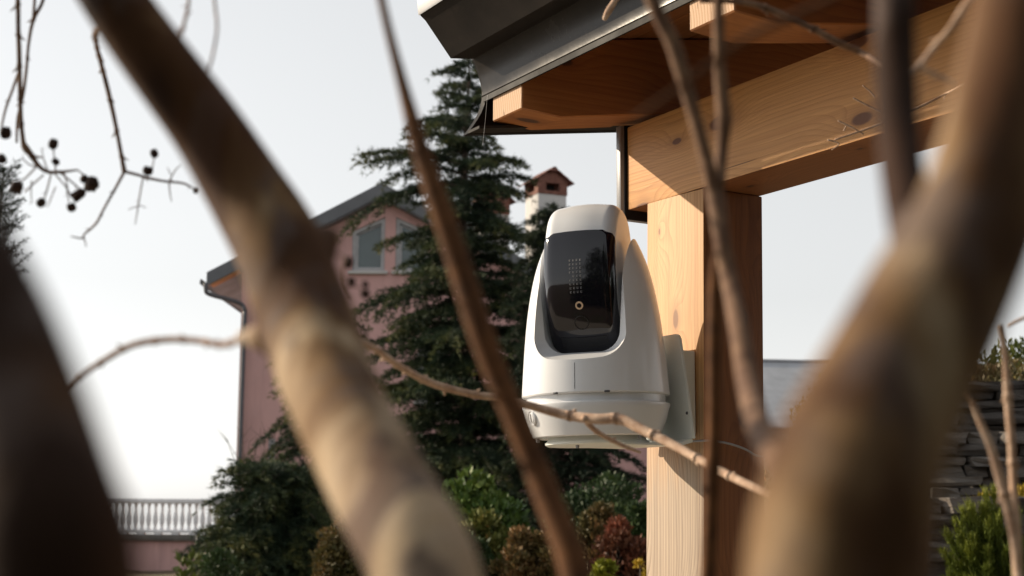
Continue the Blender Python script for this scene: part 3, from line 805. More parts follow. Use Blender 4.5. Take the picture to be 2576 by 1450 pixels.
# gutter along the left eave and downpipe
zeg = rdg[2] - abs(ew - rdg[0]) * slope
gp = [(ew - .14, zeg + .20), (ew - .16, zeg + .09), (ew - .10, zeg + .03), (ew - .01, zeg + .03), (ew - .01, zeg + .06), (ew - .09, zeg + .06), (ew - .13, zeg + .10), (ew - .12, zeg + .20)]
gut = world_part('gutter', prism_me('gutter', gp, Yw - OV - .05, Yw + 9.6, 1), pipe_m, house)
tb = Tubes()
e0 = wp(540, 715); e1 = wp(541, 735); e2 = wp(600, 764); e3 = wp(611, 775); e4 = wp(606, 1000)
yb = Yw - .12
xd = xl + .11
tb.tube([(ew + .05, Yw - .7, zeg + .05), (ew + .06, Yw - .7, e1[2] - .02), (ew + .14, Yw - .62, e1[2] - .15), (xl - .05, yb - .05, e2[2]), (xd, yb, e2[2] - .2), (xd, yb, e2[2] - .6), (xd, yb, 2), (xd, yb, -.9)], [.055] * 8, 10, 5)
tb.build('downpipe', pipe_m, house)
# chimneys
def chimney(pxl, pxr, ytop, ybrick, ybase, dZ, label):
    Zc = HZ + dZ
    pl, pr = P(pxl, ybrick, Zc), P(pxr, ybrick, Zc)
    root = empty('chimney', ((pl[0] + pr[0]) / 2, pl[1] + .5, pl[2]), label, 'chimney')
    cxm = (pl[0] + pr[0]) / 2; hw = (pr[0] - pl[0]) / 2 * .80; cy = pl[1] + hw
    zt, zbk, zbs = P(pxl, ytop, Zc)[2], P(pxl, ybrick, Zc)[2], P(pxl, ybase, Zc)[2]
    R = Matrix.Translation((cxm, cy, 0)) @ Matrix.Rotation(math.radians(24), 4, 'Z')
    def cp(nm, me_, mat):
        o = world_part(nm, me_, mat, root); o.matrix_basis = o.matrix_basis @ R; return o
    cp('stack', box_me('stack', (-hw * .96, -hw * .96, zbs - 2.2), (hw * .96, hw * .96, zbk), .01, 1), white_render)
    H = (zt - zbk); hb = H * .56
    # brick head made of corner piers, bottom course and lintel so the smoke holes are real
    ph = hw * .55
    for sx in (-1, 1):
        for sy in (-1, 1):
            cp('pier', box_me('pier', (min(sx * hw, sx * (hw - ph)), min(sy * hw, sy * (hw - ph)), zbk + .24 * hb), (max(sx * hw, sx * (hw - ph)), max(sy * hw, sy * (hw - ph)), zbk + .74 * hb)), brick_m)
    cp('brick_course', box_me('brick_course', (-hw, -hw, zbk + .001), (hw, hw, zbk + .239 * hb)), brick_m)
    cp('lintel', box_me('lintel', (-hw * 1.02, -hw * 1.02, zbk + .741 * hb), (hw * 1.02, hw * 1.02, zbk + hb)), brick_m)
    cp('flue', box_me('flue', (-hw * .4, -hw * .4, zbk + .24 * hb), (hw * .4, hw * .4, zbk + .74 * hb)), hole_m)
    gp_ = [(-hw * .98, zbk + hb + .001), (hw * .98, zbk + hb + .001), (0, zt - .09)]
    cp('gable', prism_me('gable', gp_, -hw * 1.0, hw * 1.0, 1), brick_m)
    # little tiled roof: rows of tiles on both slopes
    ang = math.atan2(zt - .09 - zbk - hb, hw * .98)
    L = hw * 1.32 / math.cos(ang); nrow, ncol = 3, 5
    tme = box_me('tile', (0, 0, 0), (L / nrow * 1.18, hw * 2.5 / ncol * .95, .028), .006, 1); tme.materials.append(tile_m)
    for sx in (-1, 1):
        for i in range(nrow):
            for j in range(ncol):
                o = bpy.data.objects.new('tile', tme); COL.objects.link(o); o.parent = root
                M_ = Matrix.Translation((0, -hw * 1.25 + j * hw * 2.5 / ncol, zt - .075)) if sx > 0 else Matrix.Translation((0, hw * 1.25 - j * hw * 2.5 / ncol, zt - .075))
                if sx < 0: M_ = M_ @ Matrix.Rotation(math.pi, 4, 'Z')
                M_ = M_ @ Matrix.Rotation(ang + .05, 4, 'Y') @ Matrix.Translation((i * L / nrow, 0, .012 * (nrow - i)))
                o.matrix_basis = root.matrix_basis.inverted() @ R @ M_
    cp('ridge_tile', prism_me('ridge_tile', [(-.12, zt - .12), (-.07, zt - .03), (0, zt + .01), (.07, zt - .03), (.12, zt - .12)], -hw * 1.3, hw * 1.3, 1), tile_m)
chimney(1323, 1425, 418, 488, 560, 3.0, 'white chimney with red brick head standing clear against the sky')
chimney(1192, 1280, 462, 537, 590, 4.5, 'white chimney with red brick head half hidden by the cedar')

# terrace wall and balustrade
TZ = 35.0
Yt = P(300, 1300, TZ)[1]
def tp(px, py):
    d = FW + (px - CX) / FPX * RT - (py - CY) / FPX * UP
    return CAMP + d * (Yt / d[1])
xa_, xb_ = tp(40, 1300)[0], xl + .9
zt_, zm_, zl_, zs_, zw_ = tp(400, 1255)[2], tp(400, 1268)[2], tp(400, 1333)[2], tp(400, 1345)[2], tp(400, 1361)[2]
ter = empty('terrace_wall', ((xa_ + xb_) / 2, Yt, 0), 'low pink terrace wall under the white balustrade', 'wall')
world_part('wall_face', box_me('wall_face', (xa_, Yt + .02, -1.2), (xb_, Yt + .5, zw_)), pink, ter)
world_part('coping_slab', box_me('coping_slab', (xa_, Yt - .10, zw_ + .001), (xb_, Yt + .5, zs_), .01, 1), slab_m, ter)
bal = empty('balustrade', ((xa_ + xb_) / 2, Yt + .1, zs_), 'white balustrade with turned balusters on the pink terrace wall', 'balustrade')
world_part('handrail', box_me('handrail', (xa_, Yt - .07, zm_), (xb_, Yt + .15, zt_), .015, 1), balus_m, bal)
world_part('plinth', box_me('plinth', (xa_, Yt - .05, zs_ + .035), (xb_, Yt + .13, zl_), .01, 1), balus_m, bal)
bp = [(0, 0), (.045, 0), (.045, .05), (.03, .07), (.05, .16), (.062, .25), (.055, .34), (.035, .45), (.026, .55), (.034, .60), (.045, .62), (.045, .66), (0, .66)]
hs = (zm_ - zl_) / .66
bme = lathe_me('baluster', [(r * 1.05, z * hs) for r, z in bp], 14, 50); bme.materials.append(balus_m)
step = (tp(417, 1300)[0] - tp(400, 1300)[0]); x = xa_ + .1
while x < xb_ - .05:
    o = bpy.data.objects.new('baluster', bme); COL.objects.link(o); o.parent = bal
    o.matrix_basis = bal.matrix_basis.inverted() @ Matrix.Translation((x, Yt + .04, zl_ - .001)); x += step
x = xa_ + .05
bl = box_me('block', (-.09, -.05, 0), (.09, .13, .034)); bl.materials.append(balus_m)
while x < xb_ - .1:
    o = bpy.data.objects.new('plinth_block', bl); COL.objects.link(o); o.parent = bal
    o.matrix_basis = bal.matrix_basis.inverted() @ Matrix.Translation((x, Yt, zs_ + .0005)); x += step * 2.6
# slim lamp post in front of the terrace
lp = P(497, 1345, 30); tb = Tubes()
lamp = empty('garden_post', (lp[0], lp[1], 0), 'slim dark post in front of the pink terrace wall', 'post')
tb.tube([(lp[0], lp[1], -.3), (lp[0], lp[1], lp[2])], [.03, .028], 8, 1); tb.build('pole', pipe_m, lamp)
world_part('pole_cap', box_me('pole_cap', (lp[0] - .05, lp[1] - .05, lp[2] + .001), (lp[0] + .05, lp[1] + .05, lp[2] + .05), .01, 1), pipe_m, lamp)

# neighbouring building seen past the right of the post: grey slate roof above a pale wall
nb = P(2100, 913, 48.0)
nbo = empty('neighbour_house', (nb[0], nb[1], 0), 'pale house with a plain grey slate roof beyond the pavilion post', 'house')
NB = Matrix.Translation((nb[0], nb[1], 0)) @ Matrix.Rotation(math.radians(7), 4, 'Z')
def nbp(nm, me_, mat):
    o = world_part(nm, me_, mat, nbo); o.matrix_basis = o.matrix_basis @ NB; return o
hz = nb[2]
nbp('wall', box_me('wall', (-8, -3.2, -1), (9, 5, hz - 2.3)), white_render)
nbp('roof_front', prism_me('roof_front', [(-3.9, hz - 2.45), (.10, hz), (.10, hz + .05), (-3.9, hz - 2.40)], -8.6, 9.6, 0), slate_m)
nbp('roof_back', prism_me('roof_back', [(.14, hz), (5.6, hz - 2.45), (5.6, hz - 2.4), (.14, hz + .05)], -8.6, 9.6, 0), slate_m)
nbp('ridge', box_me('ridge', (-8.6, -.05, hz - .01), (9.6, .25, hz + .08), .03, 1), slate_m)

# ------------------------------------------------------------------ plants
def spikes(pos, direc, length, width, rng, jitter=.5):
    """one slim triangle per position"""
    n = len(pos)
    d = direc + rng.normal(0, jitter, (n, 3)); d /= np.linalg.norm(d, axis=1)[:, None] + 1e-9
    r = rng.normal(0, 1, (n, 3)); sd = np.cross(d, r); sd /= np.linalg.norm(sd, axis=1)[:, None] + 1e-9
    L = length * rng.uniform(.6, 1.25, (n, 1)); W = width * rng.uniform(.7, 1.3, (n, 1))
    return np.stack([pos - sd * W / 2, pos + sd * W / 2, pos + d * L], 1)
def tri_mesh(name, tris, attr):
    n, k = tris.shape[0], tris.shape[1]
    me_ = bpy.data.meshes.new(name); me_.vertices.add(n * k); me_.vertices.foreach_set('co', tris.reshape(-1).astype(np.float32))
    me_.loops.add(n * k); me_.loops.foreach_set('vertex_index', np.arange(n * k, dtype=np.int32))
    me_.polygons.add(n); me_.polygons.foreach_set('loop_start', np.arange(0, n * k, k, dtype=np.int32)); me_.polygons.foreach_set('loop_total', np.full(n, k, dtype=np.int32))
    a = me_.attributes.new('rnd', 'FLOAT', 'POINT'); a.data.foreach_set('value', np.repeat(attr, k).astype(np.float32))
    me_.update(calc_edges=True); me_.validate(); return me_
def conifer(name, label, foot, height, radf, nbr, mat, seed, rise=.25, droop=.38, spike=.085, wid=.011, sec=26, tuft=9, hmin=.06, group=None, lean=(0, 0), dens=.048, hexp=.95):
    rng = np.random.default_rng(seed); foot = np.array(foot, float)
    root = empty(name, foot, label, 'tree', group); tb = Tubes()
    def trunk(h): return foot + np.array([lean[0] * h * h + .05 * math.sin(7 * h), lean[1] * h * h, height * h])
    tr = .018 * height
    tb.tube([trunk(h) - (foot * 0) + np.array([0, 0, -.3 if h == 0 else 0]) for h in np.linspace(0, 1, 9)], [tr * (1 - h) ** .9 + .008 for h in np.linspace(0, 1, 9)], 9, 3)
    TP, TD, TA = [], [], []
    for i in range(nbr):
        h = hmin + (1 - hmin - .01) * ((i + rng.uniform(0, 1)) / nbr) ** hexp
        az = i * 2.39996 + rng.uniform(-.5, .5); L = radf(h, az) * rng.uniform(.55, 1.15)
        dr = np.array([math.cos(az), math.sin(az), 0]); b0 = trunk(h)
        ri_, dp = rise * rng.uniform(.5, 1.5) + .45 * max(0, h - .8) * 3, droop * rng.uniform(.6, 1.4)
        bend = np.array([-dr[1], dr[0], 0]) * rng.uniform(-.2, .2)
        path = lambda s: b0 + dr * L * s + bend * L * s * s + np.array([0, 0, L * (ri_ * s - dp * s * s)])
        pts = [path(s) for s in np.linspace(0, 1, 6)]
        tb.tube(pts, [max(.006, .022 * L * (1 - .85 * s)) for s in np.linspace(0, 1, 6)], 4, 1)
        ns = max(6, int(sec * min(1.2, L / 1.6 + .25)))
        for j in range(ns):
            s = .10 + .90 * (j + rng.uniform(0, .9)) / ns
            p0 = path(s); tg = path(min(1, s + .05)) - path(s - .05); tg /= np.linalg.norm(tg)
            sd = np.array([-dr[1], dr[0], 0]) * (1 if j % 2 else -1)
            th = rng.uniform(.55, 1.1)
            d2 = tg * math.cos(th) + sd * math.sin(th) + np.array([0, 0, rng.uniform(-.12, .22)])
            d2 /= np.linalg.norm(d2)
            l2 = max(.12, L * .46 * (1 - .68 * s) * rng.uniform(.5, 1.3))
            nt = max(2, int(l2 / dens))
            q = (np.arange(nt) + rng.uniform(0, 1, nt)) / nt
            pos = p0 + d2[None] * (l2 * q)[:, None] + np.array([0, 0, -1.0]) * (rng.uniform(.1, .55) * l2 * q * q)[:, None] + rng.normal(0, .018, (nt, 3))
            TP.append(pos); TD.append(d2[None] * 1.0 + np.array([0, 0, 1.0])[None] * (.30 - .55 * q)[:, None])
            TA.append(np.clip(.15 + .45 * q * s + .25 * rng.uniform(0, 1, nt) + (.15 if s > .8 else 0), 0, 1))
        q = np.linspace(.2, 1.0, max(5, int(L / dens * 1.2)))
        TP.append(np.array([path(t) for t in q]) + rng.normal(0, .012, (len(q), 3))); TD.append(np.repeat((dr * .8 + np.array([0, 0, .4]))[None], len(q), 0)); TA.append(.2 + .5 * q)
    TP, TD, TA = np.concatenate(TP), np.concatenate(TD), np.concatenate(TA)
    TP = np.repeat(TP, tuft, 0) + rng.normal(0, .012, (len(TP) * tuft, 3)); TD = np.repeat(TD, tuft, 0); TA = np.repeat(TA, tuft) + rng.uniform(-.1, .1, len(TP))
    tris = spikes(TP - foot, TD, spike, wid, rng, .46)
    tb.build('trunk', wood_dark, root)
    me_ = tri_mesh('crown', tris, np.clip(TA, 0, 1)); me_.materials.append(mat)
    o = bpy.data.objects.new('crown', me_); COL.objects.link(o); o.parent = root
    return root
def leaf_shrub(name, label, foot, rx, ry, h, mat, seed, leaf=.05, n=9000, cat='shrub', clumps=60, group=None, stem_h=.15, asp=.5, zlo=.05):
    rng = np.random.default_rng(seed); foot = np.array(foot, float)
    root = empty(name, foot, label, cat, group)
    c = rng.normal(0, 1, (clumps, 3)); c /= np.linalg.norm(c, axis=1)[:, None]; c[:, 2] = np.abs(c[:, 2]) * 1.1 - .15
    rad = rng.uniform(.45, 1.0, (clumps, 1)) ** .6
    cc = c * rad * np.array([rx, ry, h * (1 - zlo)]); cc[:, 2] = np.clip(cc[:, 2], 0, None) + h * zlo
    cs = rng.uniform(.10, .24, clumps) * (rx + ry + h) / 3 * 1.25
    idx = rng.integers(0, clumps, n)
    d = rng.normal(0, 1, (n, 3)); d /= np.linalg.norm(d, axis=1)[:, None]
    rr0 = rng.uniform(.25, 1, (n, 1)) ** .5
    pos = cc[idx] + d * rr0 * cs[idx][:, None] * np.array([1, 1, .85])
    pos[:, 2] = np.maximum(pos[:, 2], .01)
    out = d * .6 + np.array([0, 0, .7]) + rng.normal(0, .45, (n, 3)); out /= np.linalg.norm(out, axis=1)[:, None]
    sd = np.cross(out, rng.normal(0, 1, (n, 3))); sd /= np.linalg.norm(sd, axis=1)[:, None]
    nm = np.cross(out, sd)
    L = leaf * rng.uniform(.6, 1.3, (n, 1)); W = L * asp
    quad = np.stack([pos, pos + out * L * .45 + sd * W * .5 + nm * L * .05, pos + out * L, pos + out * L * .45 - sd * W * .5 + nm * L * .05], 1)
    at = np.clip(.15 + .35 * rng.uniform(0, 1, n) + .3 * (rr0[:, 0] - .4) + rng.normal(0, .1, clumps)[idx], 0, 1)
    me_ = tri_mesh('foliage', quad, at); me_.materials.append(mat)
    o = bpy.data.objects.new('foliage', me_); COL.objects.link(o); o.parent = root
    tb = Tubes()
    for k in range(min(14, clumps)):
        e = foot + cc[k]; m_ = foot + cc[k] * np.array([.45, .45, .55])
        tb.tube([foot + rng.normal(0, .03, 3) * np.array([1, 1, 0]) - np.array([0, 0, .1]), m_, e], [.014 + stem_h * .02, .010, .004], 5, 3)
    tb.build('stem', wood_dark, root)
    return root
def gp(px, Z): 
    x = P(px, 1270, Z); return np.array([x[0], x[1], float(gz(x[0], x[1]))])
def ztop(py, Z): return P(CX, py, Z)[2]

# tall cedar in front of the house
f0 = gp(1165, 22); f0[2] = .2; H0 = ztop(88, 22) - f0[2]
def rad0(h, az):
    hh = [0, .15, .30, .45, .52, .60, .68, .74, .79, .84, .90, .95, 1]
    lf = np.interp(h, hh, [2.1, 2.1, 2.0, 2.0, 1.95, 1.45, 1.15, 1.5, 1.9, 1.3, .95, .6, .12])
    rt = np.interp(h, hh, [2.0, 2.0, 2.0, 1.8, 1.6, 1.35, 1.2, 1.1, .95, .8, .6, .45, .12])
    c = .5 + .5 * math.cos(az)
    return (rt * c + lf * (1 - c)) * (.9 + .2 * math.sin(h * 60))
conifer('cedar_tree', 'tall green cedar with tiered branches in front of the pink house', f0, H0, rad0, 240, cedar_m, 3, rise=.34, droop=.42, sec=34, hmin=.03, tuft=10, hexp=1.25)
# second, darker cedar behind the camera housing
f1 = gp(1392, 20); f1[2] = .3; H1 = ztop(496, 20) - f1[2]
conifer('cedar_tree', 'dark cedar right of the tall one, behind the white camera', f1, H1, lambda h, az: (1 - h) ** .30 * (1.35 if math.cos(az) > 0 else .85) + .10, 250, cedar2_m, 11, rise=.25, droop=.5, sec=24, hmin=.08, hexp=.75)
# low spreading cedar in front of the terrace
f2 = gp(700, 17); f2[2] = .1; H2 = ztop(1188, 17) - f2[2]
conifer('spreading_cedar', 'low spreading cedar in front of the white balustrade', f2, H2, lambda h, az: (1.0 - .45 * h) * (1.30 if math.cos(az) < 0 else .85) + .05, 150, cedar_m, 21, rise=.22, droop=.40, sec=26, hmin=.25)
# dark cypress at the far left edge
f3 = gp(-45, 27); f3[2] = -.2; H3 = ztop(400, 27) - f3[2]
conifer('cypress_tree', 'dark narrow cypress with feathery outline at the edge behind thick stem', f3, H3, lambda h, az: (.80 * (1 - h) ** .5 + .12), 330, cedar2_m, 31, rise=1.1, droop=.3, sec=16, tuft=5, hmin=.03)
# wall-side branches low left of the tall cedar come from a small cedar by the house wall
f4 = gp(815, 24); f4[2] = 0; H4 = ztop(770, 24) - f4[2]
conifer('cedar_tree', 'small cedar close to the pink wall below the trapezoid window', f4, H4, lambda h, az: (1 - h) ** .4 * 1.45 + .15, 110, cedar_m, 41, rise=.3, droop=.7, sec=22, hmin=.12)
# garden shrubs on the bank
def shrub_px(name, label, px0, px1, ptop, Z, mat, seed, pbot=None, **kw):
    f = gp((px0 + px1) / 2, Z)
    if pbot: f[2] = min(f[2], ztop(pbot, Z))
    rx = (px1 - px0) / 2 / FPX * Z; h = ztop(ptop, Z) - f[2]
    return leaf_shrub(name, label, f, rx, rx * .8, h, mat, seed, **kw)
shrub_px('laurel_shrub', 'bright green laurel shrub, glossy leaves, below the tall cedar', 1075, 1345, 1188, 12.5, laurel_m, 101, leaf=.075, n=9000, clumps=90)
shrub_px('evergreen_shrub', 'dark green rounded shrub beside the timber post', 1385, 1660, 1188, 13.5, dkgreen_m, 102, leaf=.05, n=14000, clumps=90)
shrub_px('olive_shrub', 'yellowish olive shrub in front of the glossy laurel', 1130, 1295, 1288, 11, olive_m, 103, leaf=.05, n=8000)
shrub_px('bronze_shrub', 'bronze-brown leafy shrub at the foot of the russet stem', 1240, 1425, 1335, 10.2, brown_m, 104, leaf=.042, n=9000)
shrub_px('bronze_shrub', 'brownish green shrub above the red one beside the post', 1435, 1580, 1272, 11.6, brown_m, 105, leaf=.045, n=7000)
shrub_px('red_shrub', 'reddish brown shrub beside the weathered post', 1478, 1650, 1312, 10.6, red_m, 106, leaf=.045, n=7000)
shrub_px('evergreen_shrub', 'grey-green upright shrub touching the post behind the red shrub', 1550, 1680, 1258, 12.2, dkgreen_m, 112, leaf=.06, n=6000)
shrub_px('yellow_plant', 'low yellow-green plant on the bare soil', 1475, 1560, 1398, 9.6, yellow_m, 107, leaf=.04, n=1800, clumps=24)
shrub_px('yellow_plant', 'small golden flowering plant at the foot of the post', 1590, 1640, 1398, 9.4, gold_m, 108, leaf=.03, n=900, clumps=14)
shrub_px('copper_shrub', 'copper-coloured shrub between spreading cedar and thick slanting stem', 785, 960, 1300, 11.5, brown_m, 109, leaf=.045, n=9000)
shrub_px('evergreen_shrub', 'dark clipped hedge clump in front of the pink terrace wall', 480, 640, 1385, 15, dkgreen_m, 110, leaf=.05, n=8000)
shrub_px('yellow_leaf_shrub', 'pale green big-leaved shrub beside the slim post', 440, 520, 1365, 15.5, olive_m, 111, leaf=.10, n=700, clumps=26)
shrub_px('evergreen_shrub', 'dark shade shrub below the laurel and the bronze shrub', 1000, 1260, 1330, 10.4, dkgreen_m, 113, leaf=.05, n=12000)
# yellow-leaved tree past the post
f = gp(2090, 21); leaf_shrub('mimosa_tree', 'pale yellow leafy tree in front of the grey slate roof', f, .75, .7, ztop(935, 21) - f[2], gold_m, 120, leaf=.06, n=9000, cat='tree', clumps=60)
# bare sapling by the house corner
rs = random.Random(5); b0 = P(640, 1200, 30); tb = Tubes()
sap = empty('bare_sapling', (b0[0], b0[1], 0), 'thin leafless sapling against the pink house corner', 'sapling')
for k in range(9):
    e = np.array([b0[0] + rs.uniform(-.65, .35), b0[1] + rs.uniform(-.3, .3), P(600, rs.uniform(1075, 1150), 30)[2]])
    s_ = np.array([b0[0], b0[1], 1.4]); m_ = (s_ + e) / 2 + np.array([rs.uniform(-.1, .1), 0, .1])
    tb.tube([s_, m_, e], [.012, .008, .003], 4, 3)
    for q in range(4):
        m2 = m_ + (e - m_) * rs.random(); tb.tube([m2, m2 + np.array([rs.uniform(-.2, .2), 0, rs.uniform(.05, .25)])], [.005, .002], 4, 1)
tb.tube([(b0[0], b0[1], -.2), (b0[0], b0[1], 1.42)], [.02, .014], 6, 1)
tb.build('branch', wood_dark, sap)

# ------------------------------------------------------------------ dry stone terraces on the right
stone_mes = []
rs = random.Random(12)
for k in range(10):
    bm = bmesh.new(); bmesh.ops.create_cube(bm, size=1.0)
    bmesh.ops.subdivide_edges(bm, edges=bm.edges[:], cuts=1, use_grid_fill=True)
    for v in bm.verts:
        l = v.co.length; v.co *= (1 - .10 * max(0, (l - .5) / .37)); v.co += Vector((rs.uniform(-.05, .05), rs.uniform(-.07, .07), rs.uniform(-.06, .06)))
    me_ = bpy.data.meshes.new('stone'); bm.to_mesh(me_); bm.free(); me_.materials.append(stone_m); stone_mes.append(me_)
def stone_wall(label, x0, x1, y, z0, z1, skew=0.0):
    root = empty('dry_stone_wall', ((x0 + x1) / 2, y, z0), label, 'wall', )
    z = z0; n = 0
    while z < z1:
        hgt = rs.uniform(.03, .085); x = x0 + rs.uniform(-.15, .1)
        while x < x1:
            wd = rs.uniform(.10, .40); o = bpy.data.objects.new('stone', rs.choice(stone_mes)); COL.objects.link(o); o.parent = root
            o.location = Vector((x + wd / 2, y + (x - x0) * skew + rs.uniform(-.05, .05) + (z - z0) * .12, z + hgt / 2)) - root.location
            o.scale = (wd * 1.04, rs.uniform(.22, .34), hgt * 1.06); o.rotation_euler = (rs.uniform(-.04, .04), rs.uniform(-.04, .04), rs.uniform(-.1, .1)); x += wd; n += 1
        z += hgt
    return root
stone_wall('lowest dry stone wall of dark slabs beside the bright green bush', 1.95, 3.3, 7.2, .70, 1.62, -.05)
stone_wall('dry stone wall of dark slabs, one step up the slope', 2.15, 3.6, 7.9, 1.05, 1.98, -.05)
stone_wall('topmost pale-edged dry stone wall on the slope', 2.45, 4.2, 8.8, 1.15, 2.35, -.05)
# bright pine bush and golden flowers
def bush_spikes(name, label, foot, rx, h, mat, seed, n=60000, spike=.034, wid=.004, cat='shrub'):
    rng = np.random.default_rng(seed); foot = np.array(foot, float); root = empty(name, foot, label, cat)
    k = 130; c = rng.normal(0, 1, (k, 3)); c /= np.linalg.norm(c, axis=1)[:, None]; c[:, 2] = np.abs(c[:, 2])
    tip = c * np.array([rx, rx * .8, h]) * rng.uniform(.72, 1.05, (k, 1)); st = tip * rng.uniform(.5, .75, (k, 1))
    idx = rng.integers(0, k, n); t = rng.uniform(0, 1, (n, 1)); pos = st[idx] + (tip - st)[idx] * t + rng.normal(0, .008, (n, 3))
    d = (tip - st)[idx]; d /= np.linalg.norm(d, axis=1)[:, None]; d = d * .9 + np.array([0, 0, .5])
    me_ = tri_mesh('foliage', spikes(pos, d, spike, wid, rng, .45), np.clip(.1 + .7 * t[:, 0] * rng.uniform(.5, 1, n), 0, 1)); me_.materials.append(mat)
    o = bpy.data.objects.new('foliage', me_); COL.objects.link(o); o.parent = root
    tb = Tubes()
    for q in range(20): tb.tube([foot - np.array([0, 0, .1]), foot + st[q], foot + tip[q]], [.012, .008, .003], 5, 2)
    tb.build('stem', wood_dark, root); return root
fb = P(2510, 1450, 6.4); bush_spikes('pine_bush', 'bright green needle bush in front of the dry stone wall', (fb[0], fb[1], fb[2] - .25), .30, .62, pinebush_m, 77)
fg = P(2545, 1262, 7.35); leaf_shrub('golden_plant', 'golden-yellow flowering cushion above the bright green bush', (fg[0], fg[1], fg[2] - .10), .26, .2, .17, gold_m, 130, leaf=.03, n=2600, cat='plant', clumps=30)
fg = P(2560, 1130, 9.0); leaf_shrub('heath_plant', 'dry brown heath growing along the topmost stone wall', (fg[0] + .1, fg[1] + .4, fg[2] + .1), .7, .4, .5, brown_m, 131, leaf=.04, n=6000, cat='plant')
fg = P(2580, 930, 10.5); leaf_shrub('slope_shrub', 'green shrub high on the stone-walled slope', (fg[0] + .1, fg[1], fg[2] - .4), .6, .5, .75, olive_m, 132, leaf=.05, n=6000)

# ------------------------------------------------------------------ crape myrtles right in front of the lens
def stem(parent, rows, mat, down=None, name='stem', sides=20, wob=.02, k=5, seed=1, up=None):
    """rows: (px, py, depth, width_px measured across the stem)"""
    pts = [P(x, y, Z) for x, y, Z, w_ in rows]; rad = [w_ / 2 / FPX * Z for x, y, Z, w_ in rows]
    if up: 
        pts = [np.array(q[:3]) for q in up] + pts; rad = [q[3] for q in up] + rad
    if down:
        pts += [np.array(q[:3]) for q in down]; rad += [q[3] for q in down]
    tb = Tubes(); tb.tube(pts, rad, sides, k, wob, seed, 24)
    return tb.build(name, mat, parent)
def twig(parent, rows, mat, spur=None, name='twig', sides=8, k=6, seed=1, extra=()):
    tb = Tubes()
    pts = [P(x, y, Z) for x, y, Z, w_ in rows]; rad = [w_ / 2 / FPX * Z for x, y, Z, w_ in rows]
    C, R, T = tb.tube(pts, rad, sides, k, .05, seed)
    if spur: tb.spurs(C, R, T, spur[0], spur[1], seed)
    for ex in extra:
        pts = [P(x, y, Z) for x, y, Z, w_ in ex]; rad = [w_ / 2 / FPX * Z for x, y, Z, w_ in ex]
        C, R, T = tb.tube(pts, rad, 6, k, .05, seed + 1)
        if spur and len(ex) > 2: tb.spurs(C, R, T, spur[0] * .7, spur[1] * .6, seed)
    return tb.build(name, mat, parent)
cm = empty('crape_myrtle', (-.03, .40, 0), 'leafless crape myrtle with thick slanting mottled stem and dark seed capsules', 'shrub')
# thick slanting stem
D = [(284, 0, .56, 162), (411, 172, .56, 176), (509, 300, .56, 184), (570, 400, .56, 192), (638, 515, .56, 206), (695, 600, .55, 226), (732, 700, .54, 238), (758, 767, .535, 242), (788, 845, .52, 244), (815, 940, .50, 238), (863, 1045, .475, 242), (931, 1187, .445, 252), (1003, 1312, .42, 264), (1074, 1450, .40, 276)]
top = P(200, -130, .56); t2 = P(40, -420, .56)
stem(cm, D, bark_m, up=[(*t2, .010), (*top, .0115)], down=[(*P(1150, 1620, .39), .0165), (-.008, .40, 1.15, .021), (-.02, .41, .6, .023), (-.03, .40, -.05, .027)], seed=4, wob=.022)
# knot where a branch was lost
tb = Tubes(); tb.tube([P(770, 640, .555), P(818, 607, .565), P(836, 598, .57)], [.013, .0065, .004], 14, 4, .04, 3); tb.build('branch_stub', bark_m, cm)
tb = Tubes(); tb.tube([P(700, 848, .54), P(645, 847, .55), P(612, 851, .56)], [.009, .0045, .003], 12, 4, .04, 3); tb.build('branch_stub', bark_m, cm)
# thick dark stem at the left edge
Lr = [(-330, 330, .24, 330), (-200, 560, .235, 335), (-105, 700, .23, 345), (-45, 820, .225, 355), (10, 950, .22, 370), (62, 1150, .21, 385), (105, 1300, .205, 395), (145, 1450, .20, 410)]
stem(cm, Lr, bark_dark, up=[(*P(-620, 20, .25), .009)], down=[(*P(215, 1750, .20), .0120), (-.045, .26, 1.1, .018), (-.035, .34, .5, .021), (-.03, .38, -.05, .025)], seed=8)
# russet branch
Ob = [(958, 0, 0.60, 22), (985, 110, 0.60, 25), (1012, 210, 0.60, 30), (1040, 320, 0.59, 42), (1075, 430, 0.59, 55), (1120, 555, 0.58, 62), (1165, 690, 0.58, 64), (1205, 830, 0.57, 66), (1250, 950, 0.57, 64), (1300, 1060, 0.56, 62), (1345, 1165, 0.56, 67), (1390, 1285, 0.55, 72), (1450, 1450, 0.54, 77)]
stem(cm, Ob, orange_m, up=[(*P(930, -150, .61), .0018)], down=[(*P(1530, 1680, .52), .0070), (.035, .52, 1.05, .011), (.0, .44, .5, .014), (-.02, .41, -.05, .018)], seed=5, wob=.03, sides=14)
# horizontal twigs
twig(cm, [(700, 850, .53, 22), (615, 852, .60, 20), (560, 868, .66, 17), (500, 858, .70, 17), (420, 855, .72, 17), (335, 868, .74, 17), (265, 905, .76, 16), (205, 948, .78, 14), (150, 1010, .80, 12)], twig_m, (.02, .002), seed=3)
twig(cm, [(790, 800, .52, 18), (935, 873, 1.05, 16), (1010, 925, 1.25, 17), (1090, 966, 1.38, 18), (1180, 990, 1.44, 18), (1265, 1003, 1.46, 19), (1330, 1020, 1.48, 20), (1420, 1044, 1.48, 24), (1500, 1055, 1.46, 27), (1560, 1055, 1.45, 27), (1620, 1083, 1.43, 25), (1700, 1123, 1.40, 24), (1780, 1168, 1.36, 22), (1850, 1205, 1.32, 21), (1940, 1250, 1.28, 20), (2050, 1330, 1.24, 18)], pale_m, (.05, .004), sides=10, seed=6,
     extra=[[(1468, 1052, 1.46, 18), (1500, 1085, 1.5, 13), (1560, 1118, 1.55, 11), (1610, 1138, 1.6, 8)]])
